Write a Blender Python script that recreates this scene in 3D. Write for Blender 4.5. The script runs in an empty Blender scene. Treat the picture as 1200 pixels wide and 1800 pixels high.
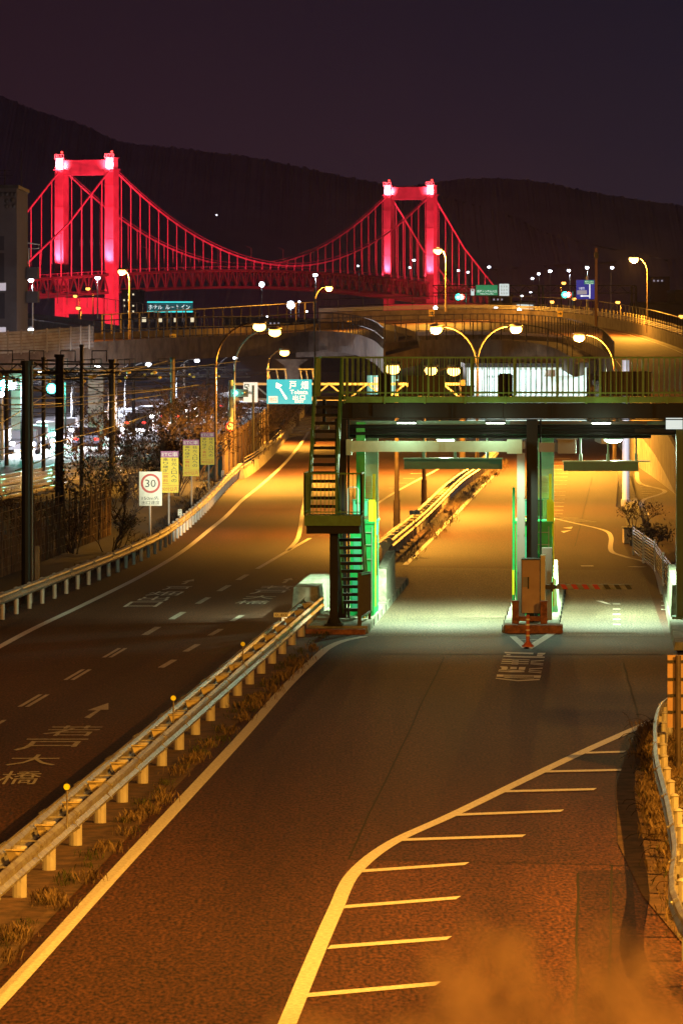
import bpy, math, random
from mathutils import Vector, Matrix
random.seed(7)
R = math.radians
S = bpy.context.scene
COL = S.collection

# ------------------------------------------------------------------ camera
F, H, YH = 8160.0, 7.0, 590.0          # focal length in photo pixels, eye height, horizon row
cam_d = bpy.data.cameras.new("Camera")
cam = bpy.data.objects.new("Camera", cam_d); COL.objects.link(cam)
cam.location = (0, 0, H); cam.rotation_euler = (R(90), 0, 0)
cam_d.sensor_fit = 'VERTICAL'; cam_d.sensor_height = 36; cam_d.sensor_width = 24
cam_d.lens = F / 1800 * 36
cam_d.shift_y = (YH - 900) / 1800
cam_d.clip_start = .3; cam_d.dof.use_dof = True; cam_d.dof.focus_distance = 112; cam_d.dof.aperture_fstop = 12; cam_d.clip_end = 20000
S.camera = cam

# ------------------------------------------------------------------ night sky
W = bpy.data.worlds.new("World"); S.world = W; W.use_nodes = True
nt = W.node_tree; nt.nodes.clear()
o_ = nt.nodes.new('ShaderNodeOutputWorld'); bg = nt.nodes.new('ShaderNodeBackground')
tc = nt.nodes.new('ShaderNodeTexCoord'); sep = nt.nodes.new('ShaderNodeSeparateXYZ')
nt.links.new(tc.outputs['Generated'], sep.inputs[0])
rz = nt.nodes.new('ShaderNodeValToRGB'); rx = nt.nodes.new('ShaderNodeValToRGB')
m1 = nt.nodes.new('ShaderNodeMapRange'); m1.inputs['From Min'].default_value = -0.02; m1.inputs['From Max'].default_value = 0.10
nt.links.new(sep.outputs['Z'], m1.inputs['Value']); nt.links.new(m1.outputs[0], rz.inputs[0])
rz.color_ramp.elements[0].color = (0.036, 0.022, 0.030, 1); rz.color_ramp.elements[1].color = (0.0110, 0.0085, 0.0150, 1)
e = rz.color_ramp.elements.new(0.45); e.color = (0.022, 0.014, 0.021, 1)
m2 = nt.nodes.new('ShaderNodeMapRange'); m2.inputs['From Min'].default_value = -0.08; m2.inputs['From Max'].default_value = 0.08
nt.links.new(sep.outputs['X'], m2.inputs['Value']); nt.links.new(m2.outputs[0], rx.inputs[0])
rx.color_ramp.elements[0].color = (1.25, 0.80, 0.80, 1); rx.color_ramp.elements[1].color = (0.90, 1.02, 1.25, 1)
mul = nt.nodes.new('ShaderNodeMix'); mul.data_type = 'RGBA'; mul.blend_type = 'MULTIPLY'; mul.inputs[0].default_value = 1
nt.links.new(rz.outputs[0], mul.inputs[6]); nt.links.new(rx.outputs[0], mul.inputs[7])
nt.links.new(mul.outputs[2], bg.inputs['Color']); bg.inputs['Strength'].default_value = 1.0
nt.links.new(bg.outputs[0], o_.inputs[0])
S.view_settings.view_transform = 'Standard'; S.view_settings.look = 'None'
S.view_settings.exposure = 0; S.view_settings.gamma = 1
S.cycles.max_bounces = 4; S.cycles.diffuse_bounces = 2; S.cycles.glossy_bounces = 2
S.cycles.sample_clamp_indirect = 3
S.cycles.use_denoising = True

SODIUM = (1.0, 0.41, 0.04); MERC = (0.70, 1.0, 0.66); LED = (0.80, 0.85, 1.0); RED = (1.0, 0.085, 0.15)

def lamp(name, loc, power, color, kind='POINT', size=0.15, target=None, angle=120, blend=0.6, parent=None):
    d = bpy.data.lights.new(name, kind); d.energy = power; d.color = color; d.shadow_soft_size = size
    if kind == 'SPOT': d.spot_size = R(angle); d.spot_blend = blend
    o = bpy.data.objects.new(name, d); COL.objects.link(o)
    o.location = loc
    if target is not None:
        o.rotation_euler = (Vector(target) - Vector(loc)).to_track_quat('-Z', 'Y').to_euler()
    if parent is not None:
        o.parent = parent; o.location = Vector(loc) - ORG[parent.name]
    return o

# street lamps just outside the frame, plus one added to brighten the sapling
lamp('roadside_or_added_light', (14, 53, 12.5), 43000, SODIUM, 'SPOT', .12, (1, 68, 0), 150, .9)
lamp('roadside_or_added_light', (13.5, 97, 9), 1000, SODIUM, 'SPOT', .12, (2, 92, 0), 150, .9)
lamp('roadside_or_added_light', (-13, 44, 9), 12000, SODIUM, 'SPOT', .12, (-2, 62, 0), 150, .9)
lamp('roadside_or_added_light', (-16, 96, 9), 2200, (1, .42, .12), 'SPOT', .12, (-4, 100, 0), 150, .9)
lamp('roadside_or_added_light', (3.5, -5, 9.5), 3800, SODIUM, 'SPOT', .12, (.07, 1.5, 6.75), 30, .9)  # added lamp behind the camera, brightens the sapling crown
lamp('roadside_or_added_light', (6.5, 40, 9), 20000, SODIUM, 'SPOT', .12, (4.2, 47, 0), 100, 1)

# ------------------------------------------------------------------ mapping helpers
def G(x, y, z=0.0):                       # a point of the horizontal plane at height z
    d = (H - z) * F / (y - YH); return Vector(((x - 600) / F * d, d, z))
def A(x, y, d):                           # a point at distance d
    return Vector(((x - 600) / F * d, d, H - (y - YH) * d / F))
TH = R(3.3); CT, ST = math.cos(TH), math.sin(TH)
def L(a, s, z=0.0):                       # toll road frame: a across, s along
    return Vector((a * CT + s * ST, s * CT - a * ST, z))

# ------------------------------------------------------------------ materials
def mat(name, col, rough=.6, metal=0., emit=None, es=1., noise=0., nscale=3., bump=0., spec=.5, col2=None, trans=0.):
    m = bpy.data.materials.new(name); m.use_nodes = True
    t = m.node_tree; b = t.nodes['Principled BSDF']
    b.inputs['Base Color'].default_value = (*col, 1); b.inputs['Roughness'].default_value = rough
    b.inputs['Metallic'].default_value = metal; b.inputs['Specular IOR Level'].default_value = spec
    if emit:
        b.inputs['Emission Color'].default_value = (*emit, 1); b.inputs['Emission Strength'].default_value = es
        try: m.cycles.emission_sampling = 'NONE'
        except Exception: pass
    if noise or bump or col2:
        c = t.nodes.new('ShaderNodeTexCoord'); n = t.nodes.new('ShaderNodeTexNoise')
        n.inputs['Scale'].default_value = nscale; n.inputs['Detail'].default_value = 6; n.inputs['Roughness'].default_value = .65
        t.links.new(c.outputs['Object'], n.inputs['Vector'])
        r = t.nodes.new('ShaderNodeValToRGB')
        c2 = col2 if col2 else tuple(v * (1 - noise) for v in col)
        r.color_ramp.elements[0].position = .36; r.color_ramp.elements[1].position = .64
        r.color_ramp.elements[0].color = (*c2, 1); r.color_ramp.elements[1].color = (*col, 1)
        t.links.new(n.outputs['Fac'], r.inputs[0]); t.links.new(r.outputs[0], b.inputs['Base Color'])
        if bump:
            bp = t.nodes.new('ShaderNodeBump'); bp.inputs['Strength'].default_value = bump; bp.inputs['Distance'].default_value = .02
            t.links.new(n.outputs['Fac'], bp.inputs['Height']); t.links.new(bp.outputs[0], b.inputs['Normal'])
    return m

def asphalt(name, base, patch, seed):
    m = bpy.data.materials.new(name); m.use_nodes = True
    t = m.node_tree; b = t.nodes['Principled BSDF']
    c = t.nodes.new('ShaderNodeTexCoord')
    def noise(scale, detail, vec=None, off=0):
        n = t.nodes.new('ShaderNodeTexNoise'); n.inputs['Scale'].default_value = scale; n.inputs['Detail'].default_value = detail
        mp = t.nodes.new('ShaderNodeMapping'); mp.inputs['Location'].default_value = (seed + off, seed * 2, 0)
        if vec: mp.inputs['Scale'].default_value = vec
        t.links.new(c.outputs['Object'], mp.inputs[0]); t.links.new(mp.outputs[0], n.inputs['Vector']); return n
    fine = noise(22, 3, (1, .3, 1)); big = noise(.16, 5, (1, .35, 1), 9); wear = noise(.7, 4, (1, .06, 1), 5); grain = noise(5, 6, (1, .3, 1), 3)
    def mix(fac, a, bb, blend='MIX'):
        x = t.nodes.new('ShaderNodeMix'); x.data_type = 'RGBA'; x.blend_type = blend
        for sck, v in ((0, fac), (6, a), (7, bb)):
            if hasattr(v, 'links'): t.links.new(v, x.inputs[sck])
            elif sck == 0: x.inputs[0].default_value = v
            else: x.inputs[sck].default_value = (*v, 1)
        return x.outputs[2]
    def ramp(n, p0, p1, a=(0, 0, 0), bb=(1, 1, 1)):
        r = t.nodes.new('ShaderNodeValToRGB'); r.color_ramp.elements[0].position = p0; r.color_ramp.elements[1].position = p1
        r.color_ramp.elements[0].color = (*a, 1); r.color_ramp.elements[1].color = (*bb, 1); t.links.new(n.outputs['Fac'], r.inputs[0]); return r.outputs[0]
    col = mix(ramp(big, .35, .65), base, patch)
    col = mix(ramp(wear, .42, .66), col, tuple(v * .55 for v in base))
    col = mix(1.0, col, ramp(fine, .36, .66, (.22, .22, .22), (1.9, 1.9, 1.9)), 'MULTIPLY')
    col = mix(1.0, col, ramp(grain, .30, .70, (.8, .8, .8), (1.2, 1.2, 1.2)), 'MULTIPLY')
    t.links.new(col, b.inputs['Base Color'])
    b.inputs['Roughness'].default_value = .74; b.inputs['Specular IOR Level'].default_value = .32
    bp = t.nodes.new('ShaderNodeBump'); bp.inputs['Strength'].default_value = .5; bp.inputs['Distance'].default_value = .012
    t.links.new(fine.outputs['Fac'], bp.inputs['Height']); t.links.new(bp.outputs[0], b.inputs['Normal'])
    return m

M = dict(
    asphalt=asphalt('asphalt', (.070, .025, .012), (.046, .018, .010), 1),
    patch_a=asphalt('asphalt_patch_light', (.082, .030, .014), (.058, .022, .012), 7), patch_b=asphalt('asphalt_patch_dark', (.056, .020, .010), (.040, .015, .009), 12),
    patch_c=asphalt('toll_lane_concrete', (.105, .085, .055), (.075, .058, .038), 19),
    tyremark=mat('tyre_mark', (.030, .015, .009), .6),
    dirt=mat('dirt', (.13, .07, .045), .95, col2=(.04, .024, .018), nscale=3, bump=.8),
    ground=mat('ground', (.018, .014, .011), .95, col2=(.006, .005, .004), nscale=.4, bump=.5),
    ballast=mat('ballast', (.022, .020, .020), .95, col2=(.008, .007, .008), nscale=9, bump=1),
    paint=mat('road_paint', (.78, .77, .72), .6, col2=(.50, .47, .42), nscale=17),
    wornpaint=mat('worn_road_paint', (.55, .53, .48), .7, col2=(.20, .17, .14), nscale=11),
    joint=mat('joint', (.012, .010, .009), .9),
    galv=mat('galvanised_steel', (.34, .34, .33), .42, .4, col2=(.17, .13, .09), nscale=5),
    galvpost=mat('painted_post', (.46, .45, .42), .5, .1, col2=(.42, .39, .35), nscale=6),
    concrete=mat('concrete', (.36, .33, .29), .85, col2=(.20, .17, .14), nscale=1.6, bump=.3),
    flyconc=mat('flyover_concrete', (.15, .115, .09), .9, col2=(.065, .045, .035), nscale=.9, bump=.2),
    kerb=mat('kerb_concrete', (.30, .30, .24), .85, col2=(.12, .12, .08), nscale=4, bump=.3),
    slab=mat('gutter_slab', (.52, .47, .34), .8, col2=(.34, .29, .20), nscale=2.5, bump=.3),
    olive=mat('olive_paint', (.075, .20, .035), .45, col2=(.05, .14, .025), nscale=6),
    green=mat('green_paint', (.008, .48, .12), .4, col2=(.006, .36, .09), nscale=3),
    teal=mat('teal_paint', (.05, .42, .25), .4),
    sage=mat('sage_paint', (.30, .42, .30), .45, col2=(.25, .35, .25), nscale=2),
    palesage=mat('pale_sage_paint', (.50, .64, .50), .45, col2=(.42, .55, .42), nscale=2),
    darkgreen=mat('dark_green_paint', (.02, .09, .05), .45, col2=(.015, .065, .038), nscale=3),
    yellow=mat('yellow_paint', (.85, .80, .02), .45),
    dark=mat('dark_steel', (.005, .005, .005), .6, spec=.25, col2=(.008, .006, .005), nscale=4),
    brownsteel=mat('brown_steel', (.025, .018, .014), .5, col2=(.014, .010, .008), nscale=6),
    tan=mat('tan_cabinet', (.42, .27, .16), .5, col2=(.36, .22, .13), nscale=3),
    cream=mat('cream_paint', (.62, .52, .30), .5),
    rust=mat('rusty_steel', (.30, .12, .05), .8, col2=(.12, .04, .02), nscale=9, bump=.4),
    orange=mat('orange_rubber', (.40, .09, .03), .5), white=mat('white_paint', (.78, .78, .76), .5),
    greybox=mat('grey_box', (.22, .20, .18), .5),
    red=mat('red_paint', (.45, .015, .02), .5), black=mat('black_paint', (.01, .01, .01), .5),
    poleb=mat('brown_pole', (.11, .08, .06), .5, .1, col2=(.07, .05, .035), nscale=5),
    polew=mat('pale_pole', (.34, .35, .35), .5, .1),
    bridgered=mat('bridge_red', (.56, .11, .15), .45, col2=(.40, .06, .09), nscale=.25),
    cableredlit=mat('cable_red_lit', (.75, .16, .22), .45),  # bridge red with extra light put into the colour for cables and hangers
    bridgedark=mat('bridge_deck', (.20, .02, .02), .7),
    hill=mat('hill_forest', (.34, .28, .30), 1, col2=(.20, .17, .18), nscale=.006),
    bark=mat('twig_bark', (.10, .065, .045), .9, col2=(.04, .024, .018), nscale=8),
    dryleaf=mat('dry_leaf', (.050, .030, .017), .8, spec=.1, col2=(.018, .011, .007), nscale=4),
    paleleaf=mat('pale_dry_leaf', (.52, .34, .20), .8, spec=.1),
    weed=mat('green_weed', (.075, .085, .025), .8, spec=.1, col2=(.03, .035, .012), nscale=6),
    evergreen=mat('evergreen_leaf', (.020, .022, .010), .8, spec=.1, col2=(.009, .010, .006), nscale=2),
    drygrass=mat('dry_grass', (.24, .17, .10), .8, spec=.1, col2=(.08, .05, .025), nscale=5),
    rail=mat('rail_steel', (.55, .55, .55), .25, .9),
    wire=mat('wire', (.006, .006, .006), .7, spec=.1), wirelit=mat('lit_tone_wire', (.02, .02, .02), .6, spec=.2),  # wirelit is the wire colour with lamplight put in
    insul=mat('insulator', (.55, .42, .05), .4),
    sodium=mat('sodium_lens', (1, .8, .4), .5, emit=(1, .52, .11), es=9),
    sodfar=mat('sodium_lens_far', (1, .8, .4), .5, emit=(1, .40, .06), es=5),
    merc=mat('mercury_lens', (1, 1, 1), .5, emit=(.9, 1, .82), es=25),
    led=mat('led_lens', (1, 1, 1), .5, emit=(.82, .88, 1), es=14),
    redlens=mat('red_lens', (1, .1, .1), .5, emit=(1, .04, .03), es=5),
    greenlens=mat('green_lens', (.1, 1, .8), .5, emit=(.05, .9, .66), es=4),
    offlens=mat('dark_lens', (.02, .02, .02), .3),
    headlens=mat('headlight_lens', (1, 1, 1), .3, emit=(1, .96, 1), es=40),
    signteal=mat('backlit_teal', (.005, .05, .07), .5, emit=(.015, .55, .60), es=1.05),
    signwhite=mat('backlit_white', (.3, .3, .3), .5, emit=(.66, .80, .78), es=.9),
    signglow=mat('backlit_lettering', (.8, .8, .8), .5, emit=(.8, .93, .95), es=1.05),
    signinklit=mat('sign_ink_lit', (.02, .10, .10), .5),
    signgreen=mat('sign_green', (.01, .30, .13), .5, emit=(.005, .24, .10), es=.8),
    signblue=mat('sign_blue', (.01, .04, .40), .5, emit=(.005, .02, .30), es=.7),
    signyellow=mat('sign_yellow', (.80, .66, .01), .5), purple=mat('sign_purple', (.36, .12, .32), .5),
    cream2=mat('sign_white', (.74, .78, .68), .5, col2=(.62, .64, .54), nscale=4),
    signred=mat('sign_red', (.42, .02, .015), .5), ink=mat('sign_ink', (.02, .02, .03), .6),
    inkred=mat('sign_red_ink', (.62, .07, .01), .6), inkblue=mat('sign_blue_ink', (.02, .12, .55), .6),
    panel=mat('noise_panel', (.30, .31, .33), .6, .1, col2=(.19, .18, .18), nscale=1.5),
    block=mat('apartment_wall', (.045, .038, .040), .9, col2=(.03, .026, .028), nscale=.6),
    glass=mat('dark_glass', (.015, .015, .02), .15), litwin=mat('lit_window', (.5, .5, .5), .5, emit=(.55, .52, .66), es=.5),
    warmwin=mat('warm_window', (.5, .5, .5), .5, emit=(1, .85, .55), es=.9),
    office=mat('office_wall', (.62, .68, .66), .7, col2=(.5, .55, .54), nscale=.8),
    officewin=mat('office_window', (.5, .6, .6), .3, emit=(.55, .85, .92), es=.8),
    fencepost=mat('rusty_post', (.16, .11, .07), .7, col2=(.07, .04, .025), nscale=4),
    fence=mat('fence_sheet', (.15, .08, .045), .7, col2=(.06, .032, .02), nscale=2.2),
    carbody=mat('car_paint', (.35, .36, .38), .3, .3), cardark=mat('car_paint_dark', (.06, .06, .08), .3, .3),
    tyre=mat('tyre', (.015, .015, .015), .9), neon=mat('neon_white', (1, 1, 1), .5, emit=(.85, 1, 1), es=1.3),
    neontube=mat('neon_tube', (0, 1, 1), .5, emit=(.05, .85, .85), es=1.2), neonback=mat('neon_panel', (.01, .10, .11), .5, emit=(.005, .07, .08), es=1),
    faint=mat('faint_hill_sign', (.2, .1, .1), .5, emit=(.075, .032, .036), es=1),
)

# ------------------------------------------------------------------ mesh builder
ORG = {}
class MB:
    def __init__(s): s.v = []; s.f = []
    def add(s, vs, fs):
        n = len(s.v); s.v += [Vector(p) for p in vs]; s.f += [tuple(i + n for i in f) for f in fs]; return s
    def hexa(s, p):     # 8 corners: bottom 4 then top 4
        return s.add(p, [(3, 2, 1, 0), (4, 5, 6, 7), (0, 1, 5, 4), (1, 2, 6, 5), (2, 3, 7, 6), (3, 0, 4, 7)])
    def box(s, x0, x1, y0, y1, z0, z1):
        return s.hexa([(x0, y0, z0), (x1, y0, z0), (x1, y1, z0), (x0, y1, z0), (x0, y0, z1), (x1, y0, z1), (x1, y1, z1), (x0, y1, z1)])
    def lb(s, a0, a1, s0, s1, z0, z1):   # box in the toll road frame
        return s.hexa([L(a0, s0, z0), L(a1, s0, z0), L(a1, s1, z0), L(a0, s1, z0), L(a0, s0, z1), L(a1, s0, z1), L(a1, s1, z1), L(a0, s1, z1)])
    def bar(s, p, q, w, h=None):         # rectangular bar, w sideways, h up
        p = Vector(p); q = Vector(q); h = h or w; d = (q - p).normalized()
        u = d.cross(Vector((0, 0, 1)))
        if u.length < 1e-3: u = Vector((1, 0, 0))
        u.normalize(); t = u.cross(d).normalized(); u = u * w / 2; t = t * h / 2
        return s.hexa([p - u - t, p + u - t, q + u - t, q - u - t, p - u + t, p + u + t, q + u + t, q - u + t])
    def tube(s, p, q, r, r2=None, n=8, cap=True):
        p = Vector(p); q = Vector(q); r2 = r if r2 is None else r2; d = (q - p).normalized()
        u = d.orthogonal().normalized(); t = d.cross(u)
        vs = [p + (u * math.cos(k * 2 * math.pi / n) + t * math.sin(k * 2 * math.pi / n)) * r for k in range(n)]
        vs += [q + (u * math.cos(k * 2 * math.pi / n) + t * math.sin(k * 2 * math.pi / n)) * r2 for k in range(n)]
        fs = [(k, (k + 1) % n, n + (k + 1) % n, n + k) for k in range(n)]
        if cap: fs += [tuple(range(n))[::-1], tuple(range(n, 2 * n))]
        return s.add(vs, fs)
    def path(s, pts, r, n=8, r2=None):
        pts = [Vector(p) for p in pts]; m = len(pts); rings = []
        u = None
        for i, p in enumerate(pts):
            d = (pts[min(i + 1, m - 1)] - pts[max(i - 1, 0)]).normalized()
            u = d.orthogonal().normalized() if u is None else (u - d * u.dot(d)).normalized()
            t = d.cross(u); rr = r if r2 is None else r + (r2 - r) * i / (m - 1)
            rings.append([p + (u * math.cos(k * 2 * math.pi / n) + t * math.sin(k * 2 * math.pi / n)) * rr for k in range(n)])
        vs = [v for g in rings for v in g]; fs = []
        for i in range(m - 1):
            for k in range(n): fs.append((i * n + k, i * n + (k + 1) % n, (i + 1) * n + (k + 1) % n, (i + 1) * n + k))
        fs += [tuple(range(n))[::-1], tuple(range((m - 1) * n, m * n))]
        return s.add(vs, fs)
    def ball(s, c, rx, ry, rz, n=12, m=7):
        c = Vector(c); vs = []; fs = []
        for i in range(m + 1):
            a = math.pi * i / m
            for k in range(n):
                b = 2 * math.pi * k / n
                vs.append(c + Vector((rx * math.sin(a) * math.cos(b), ry * math.sin(a) * math.sin(b), rz * math.cos(a))))
        for i in range(m):
            for k in range(n): fs.append((i * n + k, (i + 1) * n + k, (i + 1) * n + (k + 1) % n, i * n + (k + 1) % n))
        return s.add(vs, fs)
    def disc(s, c, r, th, n=28, axis='y', r_in=0):
        c = Vector(c); vs = []; fs = []
        e = Vector((0, th, 0))
        def p(rr, k): return c + Vector((rr * math.cos(2 * math.pi * k / n), 0, rr * math.sin(2 * math.pi * k / n)))
        if r_in:
            for k in range(n): vs += [p(r_in, k), p(r, k), p(r, k) + e, p(r_in, k) + e]
            for k in range(n):
                a = 4 * k; b = 4 * ((k + 1) % n)
                fs += [(a, a + 1, b + 1, b), (a + 1, a + 2, b + 2, b + 1), (a + 2, a + 3, b + 3, b + 2), (a + 3, a, b, b + 3)]
        else:
            vs = [p(r, k) for k in range(n)] + [p(r, k) + e for k in range(n)]
            fs = [tuple(range(n)), tuple(range(n, 2 * n))[::-1]] + [(k, n + k, n + (k + 1) % n, (k + 1) % n) for k in range(n)]
        return s.add(vs, fs)
    def strip(s, pts, w, z=None):         # flat painted strip along pts
        pts = [Vector(p) for p in pts]; l = []; r = []
        for i, p in enumerate(pts):
            d = pts[min(i + 1, len(pts) - 1)] - pts[max(i - 1, 0)]; d.z = 0; d.normalize()
            nn = Vector((-d.y, d.x, 0)) * w / 2; l.append(p + nn); r.append(p - nn)
        vs = l + r; n = len(pts)
        if z is not None: vs = [Vector((v.x, v.y, z)) for v in vs]
        return s.add(vs, [(i, n + i, n + i + 1, i + 1) for i in range(n - 1)])
    def poly(s, pts): return s.add(pts, [tuple(range(len(pts)))])
    def build(s, name, m, parent=None, smooth=False):
        me = bpy.data.meshes.new(name); o = ORG.get(parent.name, Vector()) if parent else Vector()
        root = ORG.get(parent.name) if parent else None
        if parent is None and s.v:
            xs = [v.x for v in s.v]; ys = [v.y for v in s.v]; zs = [v.z for v in s.v]
            root = Vector(((min(xs) + max(xs)) / 2, (min(ys) + max(ys)) / 2, min(zs)))
        if root is None: root = Vector()
        me.from_pydata([tuple(v - root) for v in s.v], [], s.f); me.update()
        me.materials.append(M[m] if isinstance(m, str) else m)
        if smooth: me.polygons.foreach_set('use_smooth', [True] * len(me.polygons))
        ob = bpy.data.objects.new(name, me); COL.objects.link(ob)
        if parent: ob.parent = parent
        else: ob.location = root
        ORG[ob.name] = root
        return ob

def tag(o, label=None, cat=None, group=None, kind=None):
    if label: o['label'] = label
    if cat: o['category'] = cat
    if group: o['group'] = group
    if kind: o['kind'] = kind
    return o
def thing(name, loc, label, cat, group=None):
    o = bpy.data.objects.new(name, None); COL.objects.link(o); o.location = loc; o.empty_display_size = .2
    ORG[o.name] = Vector(loc); return tag(o, label, cat, group)
def struct(mb, name, m): return tag(mb.build(name, m), kind='structure')
def copy_tree(o, parent=None):
    c = o.copy(); COL.objects.link(c); c.parent = parent
    for ch in list(o.children): copy_tree(ch, c)
    return c
def cr(pts, n=6):                        # Catmull-Rom through points
    pts = [Vector(p) for p in pts]; out = []
    P = [pts[0] * 2 - pts[1]] + pts + [pts[-1] * 2 - pts[-2]]
    for i in range(1, len(P) - 2):
        a, b, c, d = P[i - 1:i + 3]
        for k in range(n):
            t = k / n
            out.append(.5 * ((2 * b) + (c - a) * t + (2 * a - 5 * b + 4 * c - d) * t * t + (3 * b - a - 3 * c + d) * t ** 3))
    return out + [pts[-1]]
def resample(pts, step):
    out = [pts[0]]; acc = 0
    for a, b in zip(pts, pts[1:]):
        seg = (b - a).length; t = step - acc
        while t <= seg:
            out.append(a.lerp(b, t / seg)); t += step
        acc = seg - (t - step)
    return out

_tx = {}
def glyphs(txt):                          # text outline as (verts in unit box, faces)
    if txt in _tx: return _tx[txt]
    c = bpy.data.curves.new('t', 'FONT'); c.body = txt; c.resolution_u = 2
    o = bpy.data.objects.new('t', c); COL.objects.link(o); bpy.context.view_layer.update()
    me = bpy.data.meshes.new_from_object(o.evaluated_get(bpy.context.evaluated_depsgraph_get()))
    vs = [v.co.copy() for v in me.vertices]; fs = [tuple(p.vertices) for p in me.polygons]
    bpy.data.objects.remove(o); bpy.data.curves.remove(c); bpy.data.meshes.remove(me)
    if vs:
        x0 = min(v.x for v in vs); x1 = max(v.x for v in vs); y0 = min(v.y for v in vs); y1 = max(v.y for v in vs)
        vs = [((v.x - x0) / max(x1 - x0, 1e-6), (v.y - y0) / max(y1 - y0, 1e-6)) for v in vs]
    _tx[txt] = (vs, fs); return _tx[txt]
def put_text(mb, txt, bl, right, up):      # fit text in the parallelogram bl, right, up
    vs, fs = glyphs(txt); bl = Vector(bl); right = Vector(right); up = Vector(up)
    mb.add([bl + right * x + up * y for x, y in vs], fs); return mb

# ================================================================== GROUND AND ROADS
struct(MB().add([(-4000, 15, -.05), (4000, 15, -.05), (7000, 9000, -.05), (-7000, 9000, -.05)], [(0, 1, 2, 3)]), 'ground', 'ground')
LR = [G(x, y) for x, y in ((10, 1090), (108, 1050), (188, 1017), (240, 993), (291, 966), (330, 935), (367, 900), (395, 868), (425, 838))]
LR = [Vector((-10.6, 80, 0)), Vector((-9.6, 97, 0))] + LR
LRc = cr(LR, 8)
def road_poly():
    left = [Vector((-16, 18, 0))] + [p + Vector((-.4, 0, 0)) for p in LRc] + [G(452, 815), G(505, 760), G(540, 718), G(550, 700), Vector((-2.5, 640, 0))]
    right = [Vector((6.2, 18, 0)), Vector((4.0, 51, 0)), Vector((4.0, 60, 0)), Vector((4.75, 72, 0)), Vector((6.0, 84, 0)), L(1.5, 100), L(1.45, 130), Vector((10.5, 140, 0)), G(1082, 890), Vector((18, 300, 0)), Vector((40, 640, 0))]
    return left + right[::-1]
def tri_sheet(name, pts, m, z):
    import bmesh
    bm = bmesh.new(); f = bm.faces.new([bm.verts.new((p.x, p.y, z)) for p in pts]); bmesh.ops.triangulate(bm, faces=[f]); bmesh.ops.recalc_face_normals(bm, faces=bm.faces)
    me = bpy.data.meshes.new(name); bm.to_mesh(me); bm.free(); me.materials.append(M[m]); o = bpy.data.objects.new(name, me); COL.objects.link(o)
    return tag(o, kind='structure')
tri_sheet('road', road_poly(), 'asphalt', 0)
# side street and ramp foot on the right
tri_sheet('side_street', [G(1150, 1010), Vector((30, 112, 0)), Vector((60, 330, 0)), Vector((19.4, 300, 0)), G(1112, 835), G(1120, 890), G(1135, 940)], 'asphalt', .004)
# verge strips (soil)
mb = MB(); edge = [(4.15, 18), (4.0, 51), (3.75, 58), (3.8, 64), (4.25, 72), (4.7, 77), (5.3, 83)]
mb.add([(x, y, .012) for x, y in edge] + [(x + 2.6, y, .012) for x, y in edge], [(i, i + 7, i + 8, i + 1) for i in range(6)])
struct(mb, 'verge', 'dirt')
def med(s_, off=0): return Vector((-4.14 + .0612 * (s_ - 55.5) + off, s_, 0))      # centre line of the near median
struct(MB().add([med(30, -.45), med(30, .75), med(112, .42), med(112, -.45)], [(0, 1, 2, 3)]).add([], []), 'median_strip', 'dirt').location.z = .012
medB = cr([G(676, 988), G(740, 930), G(800, 868), G(835, 842), G(852, 828), G(868, 812)], 6)
mb = MB(); mb.strip([p for p in medB], 1.3, .012); struct(mb, 'median_strip', 'dirt')
# gutter slabs right of the right rail
mb = MB(); jj = MB()
gl = [(3.95 + .6, 40), (3.75 + .35, 50.5), (4.35, 57), (4.6, 62), (4.85, 67), (5.05, 71.5), (5.5, 77), (6.1, 82)]
for (x0, y0), (x1, y1) in zip(gl, gl[1:]):
    n = max(1, round((y1 - y0) / 1.9))
    for k in range(n):
        a = k / n; b = (k + 1) / n - .035
        mb.hexa([(x0 + (x1 - x0) * a, y0 + (y1 - y0) * a, -.04), (x0 + (x1 - x0) * a + 1.9, y0 + (y1 - y0) * a, -.04), (x0 + (x1 - x0) * b + 1.9, y0 + (y1 - y0) * b, -.04), (x0 + (x1 - x0) * b, y0 + (y1 - y0) * b, -.04),
                 (x0 + (x1 - x0) * a, y0 + (y1 - y0) * a, .05), (x0 + (x1 - x0) * a + 1.9, y0 + (y1 - y0) * a, .05 + .02 * random.random()), (x0 + (x1 - x0) * b + 1.9, y0 + (y1 - y0) * b, .05 + .03 * random.random()), (x0 + (x1 - x0) * b, y0 + (y1 - y0) * b, .05)])
struct(mb, 'gutter_paving', 'slab')
# ballast beside the road, railway
TRK = [(-14.6, .085), (-16.4, .085), (-18.3, .085)]
struct(MB().add([(-30, 90, -.03), (-9.4, 120, -.03), (-9.5, 250, -.03), (10, 520, -.03), (-60, 520, -.03)], [(0, 1, 2, 3, 4)]), 'railway_bed', 'ballast')
for k, (x200, sl) in enumerate(TRK):
    t = thing('railway_track', (x200, 200, 0), ['railway track closest to the roadside fence', 'middle railway track with rails glinting teal', 'railway track farthest from the road'][k], 'railway track', 'railway tracks')
    for g in (-.53, .53):
        m_ = MB(); m_.bar((x200 + g - sl * 100, 100, .12), (x200 + g + sl * 260, 460, .12), .07, .15); m_.build('rail', 'rail', t)
    sl_ = MB()
    for q in range(100, 330, 2): sl_.box(x200 - sl * (200 - q) - 1.1, x200 - sl * (200 - q) + 1.1, q, q + .25, -.02, .05)
    o = sl_.build('sleeper_row', 'concrete', t); o['kind'] = 'stuff'

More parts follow.
